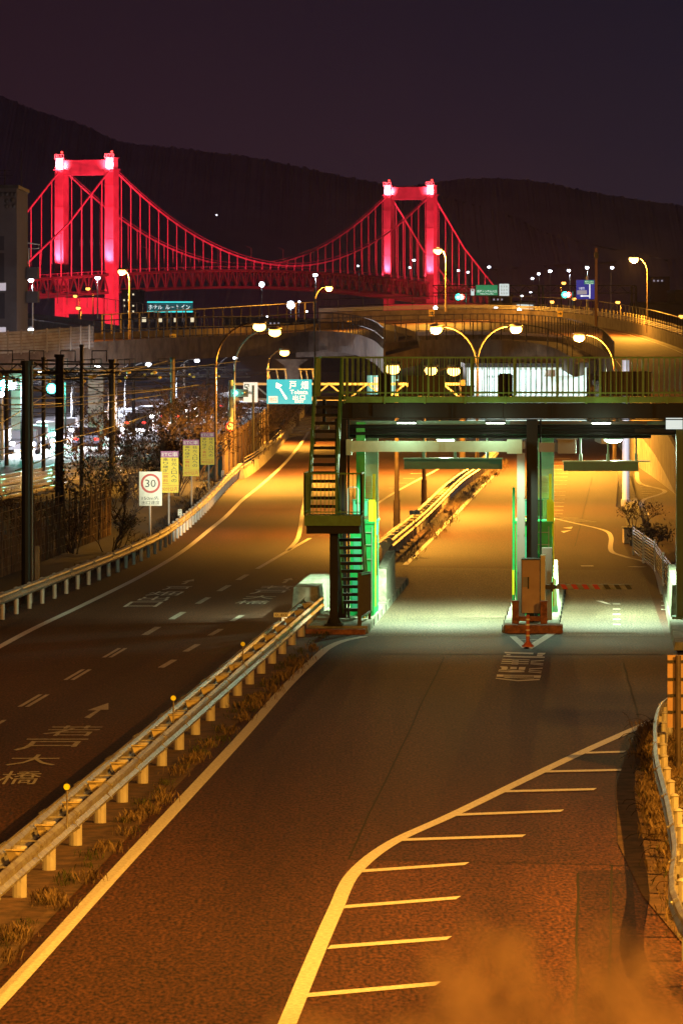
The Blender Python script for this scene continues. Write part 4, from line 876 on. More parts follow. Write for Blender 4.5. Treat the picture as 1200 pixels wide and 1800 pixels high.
# lattice beams
for (x0, x1, y, d, lab) in ((-40, 210, 640, 192, 'long lattice beam carried by the nearest thick masts'), (-20, 260, 652, 228, 'lattice beam carried by the mast right of the teal pier'), (60, 330, 648, 262, 'lattice beam reaching the orange lit mast'), (40, 400, 646, 332, 'lattice beam far back under the flyover'), (140, 440, 650, 362, 'farthest lattice beam over the railway')):
    h = 14 / F * d * (260 / d) ** .3; p = A(x0, y, d); q = A(x1, y, d); t = thing('lattice_beam', p, lab, 'beam', 'lattice beams over the railway')
    x = MB(); x.bar(p, q, .07); x.bar(p - Vector((0, 0, h)), q - Vector((0, 0, h)), .07); n = int((q - p).length / (h * 1.1))
    for k in range(n):
        u = p.lerp(q, k / n); v = p.lerp(q, (k + 1) / n); x.bar(u - Vector((0, 0, h if k % 2 else 0)), v - Vector((0, 0, 0 if k % 2 else h)), .045)
    x.build('lattice', 'dark', t)
    for k in range(4):
        u = p.lerp(q, .15 + k * .22); x = MB(); x.path([u + Vector((0, -.1, 0)), u + Vector((0, -.1, .55)), u + Vector((.6, -.1, .55)), u + Vector((.6, -.1, .1))], .03, 6); x.build('bracket', 'dark', t)
        MB().ball(u + Vector((.1, -.2, -.5)), .1, .08, .08, 8, 5).build('insulator', 'insul', t)
random.seed(3)
for k in range(26):
    sag = random.uniform(.1, .5)
    if k < 9: x0 = -60 + random.uniform(0, 60); x1 = 260 + random.uniform(0, 240); y0 = random.uniform(640, 740); y1 = y0 - random.uniform(-10, 60) + 10; d0 = random.uniform(170, 240); d1 = d0 + 30
    elif k < 17: x0 = random.uniform(-60, 40); y0 = random.uniform(690, 830); x1 = x0 + random.uniform(180, 420); y1 = random.uniform(640, 690); d0 = 130; d1 = 340
    else: x0 = random.uniform(-40, 150); y0 = random.uniform(635, 700); x1 = random.uniform(300, 440); y1 = random.uniform(640, 700); d0 = random.uniform(220, 300); d1 = random.uniform(300, 380)
    p = A(x0, y0, d0); q = A(x1, max(y1, 635), d1)
    pts = [p.lerp(q, i / 10) - Vector((0, 0, sag * 4 * (i / 10) * (1 - i / 10))) for i in range(11)]
    x = MB(); x.path(pts, .017, 5); tag(x.build('catenary_wire', 'wirelit' if k % 3 == 0 else 'wire'), 'thin catenary wire strung between the railway masts', 'wire', 'catenary wires')

# ================================================================== ROADSIDE FENCE
t = thing('wire_fence', (-10.4, 130, 0), 'rusty vine-covered wire fence with slender posts behind the left guardrail', 'fence')
f0 = Vector((-11.2, 112, 0)); f1 = Vector((-8.1, 163, 0))
n = 34
x = MB()
for k in range(7): x.bar(f0 + Vector((0, 0, .25 + k * .27)), f1 + Vector((0, 0, .25 + k * .27)), .012)
for k in range(420):
    f = (k + random.random()) / 420; p = f0.lerp(f1, f); hh = random.uniform(.9, 1.85); x.bar(p + Vector((0, random.uniform(-.05, .05), 0)), p + Vector((random.uniform(-.05, .05), 0, hh)), .014)
o = x.build('mesh', 'fence', t)
for k in range(n + 1): p = f0.lerp(f1, k / n); MB().tube(p, p + Vector((0, 0, 2.0)), .03, n=6).build('post', 'fencepost', t)
# solid fence with barrier beyond the big sign pole
bl = cr([G(427, 842), G(450, 826), G(478, 800), G(505, 768), G(525, 742), G(541, 718), G(553, 697)], 5)
x = MB()
for p, q in zip(bl, bl[1:]): x.hexa([p + Vector((-.25, 0, 0)), p + Vector((.1, 0, 0)), q + Vector((.1, 0, 0)), q + Vector((-.25, 0, 0)), p + Vector((-.15, 0, .55)), p + Vector((0, 0, .55)), q + Vector((0, 0, .55)), q + Vector((-.15, 0, .55))])
tag(x.build('concrete_barrier', 'concrete'), 'long concrete barrier with a low rail along the far left road', 'barrier')
t = thing('screen_fence', bl[0], 'brown sheet fence with thin posts on the concrete barrier of the far left road', 'fence')
fl = offset(bl, -.12)
x = MB()
for zz in (.7, .85, 1.0): x.path([p + Vector((.05, 0, zz)) for p in bl], .02, 6)
x.build('handrail', 'poleb', t)
fl = [p + Vector((-1.0 - i * .02, 0, 0)) for i, p in enumerate(bl)]
x = MB()
for p, q in zip(fl, fl[1:]): x.hexa([p, p + Vector((.04, 0, 0)), q + Vector((.04, 0, 0)), q, p + Vector((0, 0, 2.1)), p + Vector((.04, 0, 2.1)), q + Vector((.04, 0, 2.1)), q + Vector((0, 0, 2.1))])
x.build('sheet', 'fence', t)
for p in resample(fl, 6): MB().bar(p + Vector((.08, 0, 0)), p + Vector((.08, 0, 2.2)), .07).build('post', 'poleb', t)
for p in resample(bl, 9): MB().bar(p + Vector((.05, 0, .5)), p + Vector((.05, 0, 1.05)), .04).build('rail_post', 'poleb', t)

# ================================================================== VEGETATION
def shrub(c, h, w, n, seed, label, leaf='dryleaf', nleaf=400, group='bare shrubs on the railway bank', lsz=.07, name='shrub', tw=.018):
    rnd = random.Random(seed); c = Vector(c); t = thing(name, c, label, 'shrub', group); x = MB(); tips = []
    def grow(p, d, ln, r, lv):
        q = p + d * ln; mid = p.lerp(q, .5) + Vector((rnd.uniform(-1, 1), rnd.uniform(-1, 1), rnd.uniform(-.3, .6))) * ln * .09
        x.tube(p, mid, r, r * .85, 4, False); x.tube(mid, q, r * .85, r * .65, 4, False); tips.append(q); tips.append(mid)
        if lv > 0:
            for _ in range(rnd.choice((2, 3, 3))):
                nd = (d + Vector((rnd.uniform(-1, 1), rnd.uniform(-1, 1), rnd.uniform(-.4, .7))) * .75).normalized(); grow(q if rnd.random() < .6 else mid, nd, ln * rnd.uniform(.6, .85), r * .62, lv - 1)
    for k in range(n):
        a = rnd.uniform(0, 6.28); s_ = Vector((math.cos(a) * w * .25 * rnd.random(), math.sin(a) * w * .25 * rnd.random(), 0))
        grow(c + s_, Vector((math.cos(a) * .55 * w / h, math.sin(a) * .55 * w / h, 1)).normalized(), h * .36, tw * h ** .6, 4)
    x.build('branches', 'bark', t)
    y = MB()
    for k in range(nleaf):
        p = rnd.choice(tips) + Vector((rnd.gauss(0, 1), rnd.gauss(0, 1), rnd.gauss(0, 1))) * lsz * 1.6; a = Vector((rnd.uniform(-1, 1), rnd.uniform(-1, 1), rnd.uniform(-1, 1))).normalized() * lsz; b = a.orthogonal().normalized() * lsz * .5
        y.add([p - a, p + b, p + a, p - b], [(0, 1, 2, 3)])
    y.build('foliage', leaf, t); return t
sh = [(180, 860, 178, 2.6, 'bare twiggy shrub in front of the rails, leftmost of the bank'), (215, 900, 175, 2.4, 'bare shrub above the end of the wire fence'), (250, 850, 205, 3.6, 'tall bare shrub behind the 30 sign'), (235, 790, 250, 4.2, 'large dark shrub beneath the catenary masts'), (290, 780, 255, 4.6, 'large dark shrub beneath the orange lit mast'),
      (335, 770, 270, 4.6, 'dark shrub behind the middle yellow sign'), (360, 750, 290, 5.0, 'dark shrub right of the lit highway'), (395, 800, 262, 4.6, 'dark shrub behind the round 30 sign'), (440, 770, 285, 3.9, 'orange lit shrub under the white direction sign'), (468, 760, 320, 3.4, 'small shrub beyond the brown sheet fence'),
      (170, 790, 230, 3.0, 'dark shrub at the foot of the teal pier'), (310, 850, 205, 3.0, 'dark shrub behind the nearest yellow sign'), (196, 968, 151, 1.6, 'rusty vine shrub at the right end of the wire fence'), (345, 830, 225, 3.4, 'dark shrub behind the farthest yellow sign'), (60, 900, 160, 2.0, 'low bare shrub left behind the near mast'), (130, 910, 150, 1.9, 'low bare shrub behind the wire fence')]
for k, (xx, yy, d, h, lab) in enumerate(sh):
    c = bp(xx, d); c.z = -.03
    shrub(c, h, h * 1.15, 9, 50 + k, lab, 'dryleaf' if k % 3 else 'evergreen', 900 if h > 2.5 else 250, lsz=.075 if h > 2.5 else .045)
shrub(bp(1115, 160) + Vector((0, 0, .3)), 1.15, 1.5, 6, 90, 'bare orange lit shrub growing out of the white planter', 'dryleaf', 200, 'bare shrubs by the right median', .05)
shrub(bp(1143, 150), 1.0, 1.3, 6, 91, 'dry reed-like shrub behind the slatted fence', 'drygrass', 500, 'bare shrubs by the right median', .06)
shrub(bp(1050, 330), 3.6, 6, 7, 92, 'dark shrub below the right end of the gantry', 'dryleaf', 1500, 'shrubs below the loop ramp', .14); shrub(bp(1000, 340), 3.0, 6, 7, 93, 'dark shrub beneath the camera housing', 'evergreen', 1300, 'shrubs below the loop ramp', .14)
def tufts(name, pts, n, h, m, seed, spread, label):
    rnd = random.Random(seed); x = MB()
    for p in pts:
        k = rnd.randint(int(n * .4), n)
        for _ in range(k):
            q = Vector(p) + Vector((rnd.gauss(0, spread), rnd.gauss(0, spread * 2), 0)); hh = h * rnd.uniform(.35, 1.1); b = Vector((rnd.uniform(-1, 1), rnd.uniform(-1, 1), 0)) * hh * .5
            w = Vector((rnd.uniform(-1, 1), rnd.uniform(-1, 1), 0)).normalized() * .0035
            x.add([q - w, q + w, q + b * .4 + Vector((0, 0, hh * .7)) + w * .7, q + b + Vector((0, 0, hh))], [(0, 1, 2, 3)])
    o = x.build(name, m); return tag(o, label, 'grass', kind='stuff')
rr = random.Random(5)
tufts('grass', [med(s_ + rr.uniform(-1, 1), .52 + rr.uniform(-.12, .14)) for s_ in [48 + k * 1.0 for k in range(56)] if rr.random() < .66], 90, .17, 'drygrass', 1, .09, 'tufts of dry grass along the near median')
tufts('grass', [Vector((e_[0] + rr.uniform(.1, .75) * (1 if e_[1] > 58 else .7), e_[1], 0)) for e_ in [(3.9 + max(0, (s_ - 58)) * .05, s_) for s_ in [48 + k * .25 for k in range(140)]]], 80, .20, 'drygrass', 2, .09, 'dry grass on the right verge')
tufts('grass', [med(48 + k * .45 + rr.uniform(-.3, .3), rr.uniform(.28, .60)) for k in range(140) if rr.random() < .5], 40, .11, 'weed', 11, .07, 'low green weeds along the near median')
tufts('grass', [Vector((4.1 + max(0, (s_ - 58)) * .05 + rr.uniform(0, .7), s_, 0)) for s_ in [48 + k * .3 for k in range(118)]], 40, .12, 'weed', 12, .14, 'low green weeds on the right verge')
tufts('grass', [p + Vector((rr.uniform(.3, .9), 0, 0)) for p in resample(medB, 1.5)], 40, .2, 'drygrass', 3, .1, 'dry grass along the far median')
tufts('grass', [p + Vector((-rr.uniform(.5, 1.3), 0, 0)) for p in resample(LRc, 1.2)], 40, .22, 'dryleaf', 4, .15, 'dark grass behind the left guardrail')
def bramble(seed):
    rnd = random.Random(seed); x = MB()
    for k in range(90):
        s_ = rnd.uniform(58, 83); b = Vector((4.1 + max(0, s_ - 62) * .055 + rnd.uniform(0, .5), s_, .02)); pts = [b]
        d = Vector((rnd.uniform(-1, 1), rnd.uniform(-1, 1), 1.1)).normalized()
        for i in range(6): d = (d + Vector((rnd.uniform(-.4, .4), rnd.uniform(-.4, .4), -.32))).normalized(); pts.append(pts[-1] + d * .09)
        x.path(pts, .005, 4)
    return x
tag(bramble(4).build('bramble', 'dryleaf'), 'tangled dry brambles on the right verge', 'bramble', kind='stuff')

# planter, slatted fence, masonry strip, white pole
t = thing('planter', bp(1113, 156), 'cream concrete planter box at the end of the right median', 'planter')
a = A(1096, 955, 156); b = A(1130, 935, 156); x = MB(); x.box(a.x, b.x, 156, 156.9, .02, b.z + .1); x.build('box', 'cream', t); x = MB(); x.box(a.x - .03, b.x + .03, 155.95, 156.95, b.z + .1, b.z + .15); x.build('rim', 'kerb', t)
x = MB(); pts = [G(1112, 975), G(1130, 990), G(1150, 1005), G(1165, 1030), G(1182, 1055)]
t = thing('slatted_fence', pts[0], 'low silver slatted fence curving beside the right toll lane', 'fence')
for p, q in zip(pts, pts[1:]):
    x = MB()
    for k in range(9): x.bar(p + Vector((0, 0, .15 + k * .09)), q + Vector((0, 0, .15 + k * .09)), .02, .045)
    x.build('slats', 'galv', t)
for p in pts: MB().bar(p, p + Vector((0, 0, .95)), .06).build('post', 'galvpost', t)
x = MB(); ms = [G(1084, 835), G(1089, 860), G(1096, 890), G(1102, 930), G(1106, 960)]
for p, q in zip(ms, ms[1:]): x.hexa([p, p + Vector((.55, 0, 0)), q + Vector((.55, 0, 0)), q, p + Vector((0, 0, .22)), p + Vector((.55, 0, .22)), q + Vector((.55, 0, .22)), q + Vector((0, 0, .22))])
struct(x, 'masonry_kerb', 'kerb')
t = thing('sign_pole', bp(1099, 190), 'thick white painted pole at the tip of the right median', 'pole')
MB().tube(bp(1099, 190), bp(1099, 190) + Vector((0, 0, 6.0)), .15, .15, 14).build('pole', 'white', t); MB().tube(bp(1099, 190), bp(1099, 190) + Vector((0, 0, .3)), .2, .2, 14).build('base_sleeve', 'galvpost', t)
lamp('median_spot', (11.0, 184.5, 3.9), 1500, LED, 'SPOT', .08, (11.65, 190, 3.5), 75, .8, t)

# ================================================================== FLYOVERS
def interp(a, b, n):
    A_, B_ = cr(a, n), cr(b, n); return A_, B_
def flyover(inner, outer, n, thick, label, group=None, par=.75, fh=1.4, seg=None, fm='dark', name='flyover', opar=0):
    I, O = interp(inner, outer, n)
    t = thing(name, (I[0] + O[0]) / 2, label, 'flyover', group)
    x = MB()
    for i in range(len(I) - 1):
        a, b, c, d = I[i], O[i], O[i + 1], I[i + 1]; dz = Vector((0, 0, -thick))
        x.add([a, b, c, d, a + dz, b + dz, c + dz, d + dz], [(0, 1, 2, 3), (4, 7, 6, 5), (0, 3, 7, 4), (1, 5, 6, 2)] + ([(0, 4, 5, 1)] if i == 0 else []) + ([(3, 2, 6, 7)] if i == len(I) - 2 else []))
    x.build('deck', 'flyconc', t)
    x = MB()
    sh_ = [(p + (q - p) * .04, p + (q - p) * .96) for p, q in zip(I, O)]
    for i in range(len(I) - 1):
        up = Vector((0, 0, .012)); x.add([sh_[i][0] + up, sh_[i][1] + up, sh_[i + 1][1] + up, sh_[i + 1][0] + up], [(0, 1, 2, 3)])
    x.build('roadway', 'asphalt', t)
    for E, sgn in ((I, 1), (O, -1)):
        x = MB(); hp = max(par, opar) if sgn < 0 else par
        for i in range(len(E) - 1):
            p, q = E[i], E[i + 1]; u = (O[i] - I[i]).normalized() * .22 * sgn; v = (O[i + 1] - I[i + 1]).normalized() * .22 * sgn; o = u * -.15; o2 = v * -.15
            lo = Vector((0, 0, -.35)); hi = Vector((0, 0, hp)); x.hexa([p + o + lo, p + u + lo, q + v + lo, q + o2 + lo, p + o + hi, p + u + hi, q + v + hi, q + o2 + hi])
        x.build('parapet', 'flyconc', t)
    return t, I, O
def fence_on(E, z0, h, step, label, m='dark', rails=(1.0,), pw=.07, group='dark fences on the flyovers'):
    t = thing('parapet_fence', E[0], label, 'fence', group)
    x = MB()
    for f in rails: x.path([p + Vector((0, 0, z0 + h * f)) for p in E], .035, 6)
    x.build('handrail', m, t)
    for p in resample(E, step)[:100]: MB().bar(p + Vector((0, 0, z0)), p + Vector((0, 0, z0 + h)), pw).build('post', m, t)
    return t
# near flyover with the noise wall
inA = [A(-60, 628, 290), A(50, 622, 294), A(165, 613, 300), A(300, 605, 315), A(450, 599, 340), A(560, 592, 352), A(620, 597, 342), A(655, 609, 320), A(674, 626, 292)]
outA = [A(-60, 600, 330), A(50, 599, 334), A(165, 596, 340), A(300, 590, 360), A(450, 584, 390), A(560, 578, 402), A(650, 575, 390), A(720, 590, 340), A(740, 610, 296)]
tA, IA, OA = flyover(inA, outA, 5, 1.1, 'near concrete flyover crossing over the railway with a grey noise wall', 'concrete flyovers', .45)
fence_on([p for p in IA if (p.x / p.y * F + 600) > 163], .45, 1.35, 1.75, 'dark post and rail fence on the near flyover right of the noise wall', rails=(1.0, .5))
nw = thing('noise_wall', IA[0], 'grey ribbed noise barrier panels on the left end of the near flyover', 'noise barrier')
wl = [p + Vector((0, -.2, 0)) for p in IA if (p.x / p.y * F + 600) <= 166]
x = MB()
for p, q in zip(wl, wl[1:]):
    for k in range(7):
        z0 = .1 + k * .2; x.hexa([p + Vector((0, 0, z0)), p + Vector((0, .1, z0)), q + Vector((0, .1, z0)), q + Vector((0, 0, z0)), p + Vector((0, .07, z0 + .17)), p + Vector((0, .1, z0 + .17)), q + Vector((0, .1, z0 + .17)), q + Vector((0, .07, z0 + .17))])
x.build('panels', 'panel', nw)
for p in resample(wl, 1.2): MB().bar(p + Vector((0, -.08, 0)), p + Vector((0, -.08, 1.55)), .09).build('post', 'greybox', nw)
def pier(x0, x1, d, top, label, m='flyconc'):
    a = (x0 - 600) / F * d; b = (x1 - 600) / F * d; t = thing('bridge_pier', ((a + b) / 2, d, 0), label, 'pier', 'flyover piers')
    MB().box(a, b, d, d + 1.6, -.04, top - .5).build('shaft', m, t); MB().hexa([(a, d, top - .5), (b, d, top - .5), (b, d + 1.6, top - .5), (a, d + 1.6, top - .5), (a - .7, d - .1, top), (b + .7, d - .1, top), (b + .7, d + 1.7, top), (a - .7, d + 1.7, top)]).build('cap', m, t)
pier(155, 182, 303, 4.95, 'teal lit concrete pier under the near flyover'); pier(190, 206, 318, 5.0, 'orange lit concrete pier beside the teal lit one'); pier(500, 526, 355, 5.2, 'concrete pier behind the teal exit sign'); pier(20, 44, 300, 4.7, 'concrete pier at the left edge under the noise wall')
# upper loop
inB = [A(1190, 815, 200), A(1150, 745, 225), A(1106, 695, 258), A(1078, 655, 300), A(1050, 624, 335), A(980, 602, 370), A(880, 593, 400), A(780, 592, 415), A(680, 594, 420), A(600, 597, 425), A(520, 600, 430)]
outB = [A(1430, 800, 206), A(1370, 735, 235), A(1310, 680, 275), A(1250, 638, 320), A(1185, 608, 370), A(1100, 583, 420), A(1000, 568, 455), A(880, 561, 480), A(780, 560, 490), A(680, 562, 495), A(560, 566, 500)]
tB, IB, OB = flyover(inB, outB, 5, 1.5, 'orange lit loop ramp curving up behind the toll gate', 'concrete flyovers', .5, opar=1.0)
x = MB()
for i in range(len(IB) - 1):
    p = IB[i].lerp(OB[i], .1); q = IB[i + 1].lerp(OB[i + 1], .1); w = (OB[i] - IB[i]).normalized() * .2; z = Vector((0, 0, .02)); x.add([p + z, p + w + z, q + w + z, q + z], [(0, 1, 2, 3)])
    p = IB[i].lerp(OB[i], .88); q = IB[i + 1].lerp(OB[i + 1], .88); x.add([p + z, p + w + z, q + w + z, q + z], [(0, 1, 2, 3)])
x.build('lane_lines', 'paint', tB)
fence_on([p for p in IB if (p.x / p.y * F + 600) < 1082 and p.y > 285], .5, 1.5, 1.9, 'dark fence along the inner edge of the loop ramp', rails=(1.0, .05))
gb = thing('bridge_rail', OB[0], 'pale three-bar rail with stub posts along the outer edge of the loop ramp', 'bridge rail')
x = MB()
for zz in (1.12, 1.26, 1.40): x.path([p + Vector((0, 0, zz)) for p in OB], .045, 6)
x.build('bars', 'galvpost', gb)
for p in resample(OB, 2.6)[:100]: MB().bar(p + Vector((0, 0, .9)), p + Vector((0, 0, 1.75)), .1).build('post', 'cream', gb)
fence_on([p + Vector((0, .8, 0)) for p in OB], .5, 1.9, 3.2, 'tall slim fence behind the rail of the loop ramp', rails=(1.0, .6))
pier(700, 730, 425, 5.5, 'wide concrete pier under the loop left of centre'); pier(905, 935, 405, 5.3, 'wide concrete pier under the loop right of centre')
# retaining wall under the ramp foot
x = MB()
for i in range(14):
    p, q = IB[i], IB[i + 1]; x.hexa([Vector((p.x + .1, p.y, -.04)), Vector((p.x + .5, p.y, -.04)), Vector((q.x + .5, q.y, -.04)), Vector((q.x + .1, q.y, -.04)), Vector((p.x + .1, p.y, p.z - 1.0)), Vector((p.x + .5, p.y, p.z - 1.0)), Vector((q.x + .5, q.y, q.z - 1.0)), Vector((q.x + .1, q.y, q.z - 1.0))])
tag(x.build('retaining_wall', 'concrete'), 'smooth orange lit concrete wall carrying the foot of the loop ramp', 'retaining wall')
# middle horizontal walkway / beam fence across the view
inC = [A(676, 612, 300), A(780, 606, 312), A(880, 606, 325), A(960, 616, 330), A(1010, 640, 320)]; outC = [A(700, 600, 330), A(790, 597, 345), A(900, 597, 360), A(1010, 606, 365), A(1060, 630, 340)]
tC, IC, OC = flyover(inC, outC, 4, .9, 'lower dark ramp running beneath the loop behind the walkway railing', 'concrete flyovers', .35)
fence_on(IC, .35, 1.2, 2.2, 'dark fence on the lower ramp behind the gantry railing')
# far left ramp with pale line
inD = [A(40, 568, 480), A(110, 578, 470), A(200, 590, 455), A(300, 604, 440)]; outD = [A(20, 556, 520), A(120, 566, 510), A(220, 582, 500), A(330, 596, 480)]
tD, ID, OD = flyover(inD, outD, 4, 1.0, 'far left ramp descending in front of the left bridge tower', 'concrete flyovers', .5)
for i_ in range(0): pass
fence_on([p + Vector((0, 0, 1.4)) for p in OD], .5, 1.3, 2.0, 'orange lit fence on the far left ramp', m='poleb', group='far ramp fences')
lamp('ramp_light', A(90, 545, 478), 2500, LED, 'POINT', .2)
# posts glowing orange behind the near flyover fence
fence_on([A(180 + k * 42, 590 - k * 3.1, 334 + k * 6) for k in range(10)], .1, 1.4, 2.4, 'orange lit fence posts on the far side of the near flyover', m='poleb', group='far ramp fences', pw=.1)

# arrow boards
for k, (x0, y0, x1, y1, d, lab) in enumerate(((753, 544, 763, 556, 440, 'small yellow arrow board on the loop rail left of centre'), (979, 546, 988, 557, 440, 'small yellow arrow board on the loop rail right of centre'), (299, 587, 310, 595, 330, 'small orange arrow board on the near flyover fence'), (609, 564, 617, 574, 400, 'square orange board on the middle of the loop fence'))):
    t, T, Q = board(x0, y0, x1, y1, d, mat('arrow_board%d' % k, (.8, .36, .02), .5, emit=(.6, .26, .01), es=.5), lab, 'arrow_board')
    if k != 3:
        x = MB(); s_ = -1 if k == 2 else 1; f = (lambda u: u) if s_ > 0 else (lambda u: 1 - u)
        Q(x, [(f(.12), .42), (f(.6), .42), (f(.6), .58), (f(.12), .58)]); Q(x, [(f(.55), .22), (f(.9), .5), (f(.55), .78)]); x.build('arrow', 'black', t)
    MB().bar(A((x0 + x1) / 2, y1, d + .1), A((x0 + x1) / 2, y1 + 12, d + .1), .08).build('post', 'dark', t)

# overhead sign gantries in the distance
d = 560; t = thing('sign_gantry', bp(900, d), 'dark lattice gantry behind the flyover carrying the tunnel signs', 'sign gantry')
x = MB(); h = .9
for (x0, x1) in ((760, 1116),):
    p = A(x0, 502, d); q = A(x1, 502, d); x.bar(p, q, .12); x.bar(p - Vector((0, 0, h)), q - Vector((0, 0, h)), .12)
    for k in range(26): u = p.lerp(q, k / 26); v = p.lerp(q, (k + 1) / 26); x.bar(u - Vector((0, 0, h if k % 2 else 0)), v - Vector((0, 0, 0 if k % 2 else h)), .07)
x.build('truss', 'dark', t)
for xx in (950, 1113): x = MB(); p = A(xx, 502, d); x.tube((p.x - .25, d, 0), (p.x - .25, d, p.z), .14); x.tube((p.x + .25, d, 0), (p.x + .25, d, p.z), .14); x.build('column', 'dark', t)
t, T, Q = board(836, 501, 874, 519, 558, 'signgreen', 'bright green tunnel entrance sign above the flyover')
x = MB(); T(x, '若戸トンネル入口', .05, .48, .95, .74); T(x, 'Wakato Tunnel Ent.', .18, .80, .82, .92); x.build('lettering', 'signglow', t)
t, T, Q = board(877, 499, 894, 520, 558, 'signwhite', 'square white grid sign right of the green tunnel sign')
x = MB()
for k in range(3):
    for j in range(3): T(x, '田', .14 + k * .27, .12 + j * .29, .30 + k * .27, .30 + j * .29)
x.build('lettering', 'sage', t)
t, T, Q = board(827, 508, 833, 520, 558, 'signwhite', 'tiny white and red sign left of the green tunnel sign'); x = MB(); Q(x, [(.1, .06), (.9, .06), (.5, .4)]); x.build('lettering', 'inkred', t)
d = 470; t, T, Q = board(1012, 492, 1044, 526, d, 'signblue', 'blue direction sign with a green corner inset beside the wooden pole')
x = MB(); Q(x, [(.44, .02), (.97, .02), (.97, .22), (.44, .22)]); x.build('inset', 'signgreen', t)
x = MB(); T(x, '若戸トンネル', .48, .05, .95, .13, .06); T(x, 'Wakato Tunnel', .5, .155, .93, .2, .06); T(x, '小倉北', .14, .36, .46, .50); Q(x, [(.71, .22), (.77, .22), (.77, .95), (.71, .95)]); Q(x, [(.3, .80), (.71, .80), (.71, .86), (.3, .86)]); Q(x, [(.2, .83), (.32, .77), (.32, .89)]); x.build('lettering', 'signglow', t)
x = MB(); Q(x, [(.04, .54), (.58, .54), (.58, .75), (.04, .75)]); x.build('inset', mat('sign_grey', (.4, .42, .5), .5, emit=(.3, .32, .4), es=.7), t)
t2 = thing('sign_pole', bp(1032, 470.3), 'pale steel pole carrying the blue direction sign', 'pole'); MB().tube(bp(1032, 470.3), A(1032, 486, 470.3), .14).build('pole', 'polew', t2)
t = thing('utility_pole', bp(1047, 440), 'brown wooden utility pole right of the blue sign', 'utility pole'); MB().tube(bp(1047, 440), A(1047, 436, 440), .2, .14, 10).build('pole', mat('wood_pole', (.16, .085, .05), .9), t); MB().box(*(lambda p: (p.x - .2, p.x + .2, p.y - .25, p.y - .15, p.z - 1.0, p.z - .4))(A(1047, 436, 440))).build('cap_box', 'dark', t)
t = thing('steel_pole', bp(553, 300), 'thin dark pole rising in front of the flyover above the staircase', 'pole'); MB().tube(bp(553, 300), A(553, 508, 300), .07, .05).build('pole', 'dark', t)

# ================================================================== BUILDINGS
def building(name, x0, x1, ytop, d, depth, m, label, wins=(), cat='building', group=None, base=-.04):
    a = (x0 - 600) / F * d; b = (x1 - 600) / F * d; z = A(0, ytop, d).z
    t = thing(name, ((a + b) / 2, d, 0), label, cat, group)
    MB().box(a, b, d, d + depth, base, z).build('wall', m, t); MB().box(a - .15, b + .15, d - .15, d + depth + .15, z, z + .3).build('roof', 'dark', t)
    for (u0, v0, u1, v1, wm) in wins:
        p = A(u0, v1, d); q = A(u1, v0, d); MB().box(p.x, q.x, d - .03, d - .004, p.z, q.z).build('window', wm, t)
        MB().box(p.x - .06, q.x + .06, d - .06, d + .0, p.z - .12, p.z - .01).build('sill', m, t)
    return t
ap = building('apartment_building', -60, 30, 331, 400, 14, 'block', 'dark concrete apartment block at the left edge of the view', [(-20, 415, 8, 440, 'glass'), (-20, 445, 8, 495, 'glass'), (-20, 497, 11, 511, 'litwin'), (-20, 515, 9, 560, 'glass'), (-20, 575, 11, 592, 'litwin')])
d = 399.9; x = MB()
for (u, v) in ((4, 341), (12, 341), (20, 341), (27, 341), (12, 353), (22, 352), (25, 362), (12, 362)): p = A(u, v, d); x.ball((p.x, d + .06, p.z), .2, .1, .2, 8, 5)
x.build('facade_hole', 'black', ap)
for y0, y1 in ((470, 490), (512, 532)):
    p = A(48, y1, 412); q = A(68, y0, 412); x = MB(); x.box(p.x + .003, q.x, 411, 413.4, p.z, q.z)
    for k in range(8): xx = p.x + (q.x - p.x) * (k + .5) / 8; x.box(xx, xx + .04, 410.96, 410.999, p.z, q.z)
    x.build('balcony', 'block', ap)
x = MB(); x.path([A(51, 470, 412), A(51, 437, 412), A(69, 437, 412), A(69, 430, 412), A(49, 427, 412)], .06, 6); x.build('balcony_frame', 'polew', ap)
p = A(9, 331, 403); x = MB(); x.tube(p, A(9, 298, 403), .04)
for zz, w in ((300, .5), (308, .7), (313, .6)): q = A(9, zz, 403); x.bar(q - Vector((w, 0, 0)), q + Vector((w, 0, 0)), .04)
x.build('antenna', 'dark', ap); x = MB(); x.tube(A(38, 331, 411), A(38, 265, 411), .03); x.build('mast', 'dark', ap)
hb = building('hotel_building', 228, 342, 553, 700, 20, 'block', 'low dark building carrying the hotel neon sign', [(236 + 14 * k, 558, 243 + 14 * k, 566, 'warmwin' if k % 2 else 'glass') for k in range(8)])
ht = building('office_tower', 214, 246, 512, 760, 18, 'block', 'narrow dark tower with lit windows beside the left bridge tower', [(217 + 8 * k, 516 + 10 * j, 220 + 8 * k, 519 + 10 * j, 'warmwin') for k in range(3) for j in range(4) if (k + j) % 3])
t, T, Q = board(259, 530, 339, 549, 698, 'neonback', 'cyan and white neon hotel sign on a low roof', 'neon_sign', 'neon sign')
x = MB(); T(x, 'ホテル', .03, .30, .33, .72); T(x, 'ルートイン', .40, .30, .94, .72); x.build('lettering', 'neon', t)
x = MB(); Q(x, [(0, .0), (1, .0), (1, .10), (0, .10)]); Q(x, [(0, .88), (1, .88), (1, 1), (0, 1)]); x.build('tube', 'neontube', t)
MB().box(*(lambda a, b: (a.x, b.x, 698.1, 698.3, a.z, b.z))(A(262, 556, 698), A(336, 549, 698))).build('frame', 'dark', t)
of = building('toll_office', 820, 1030, 646, 326, 12, 'office', 'long low white office with cyan lit windows behind the gantry', [(824, 650, 850, 692, 'officewin'), (856, 650, 905, 660, 'officewin'), (856, 664, 905, 694, 'officewin'), (912, 650, 950, 694, 'officewin'), (956, 650, 975, 662, 'glass'), (980, 650, 1025, 660, 'officewin')])
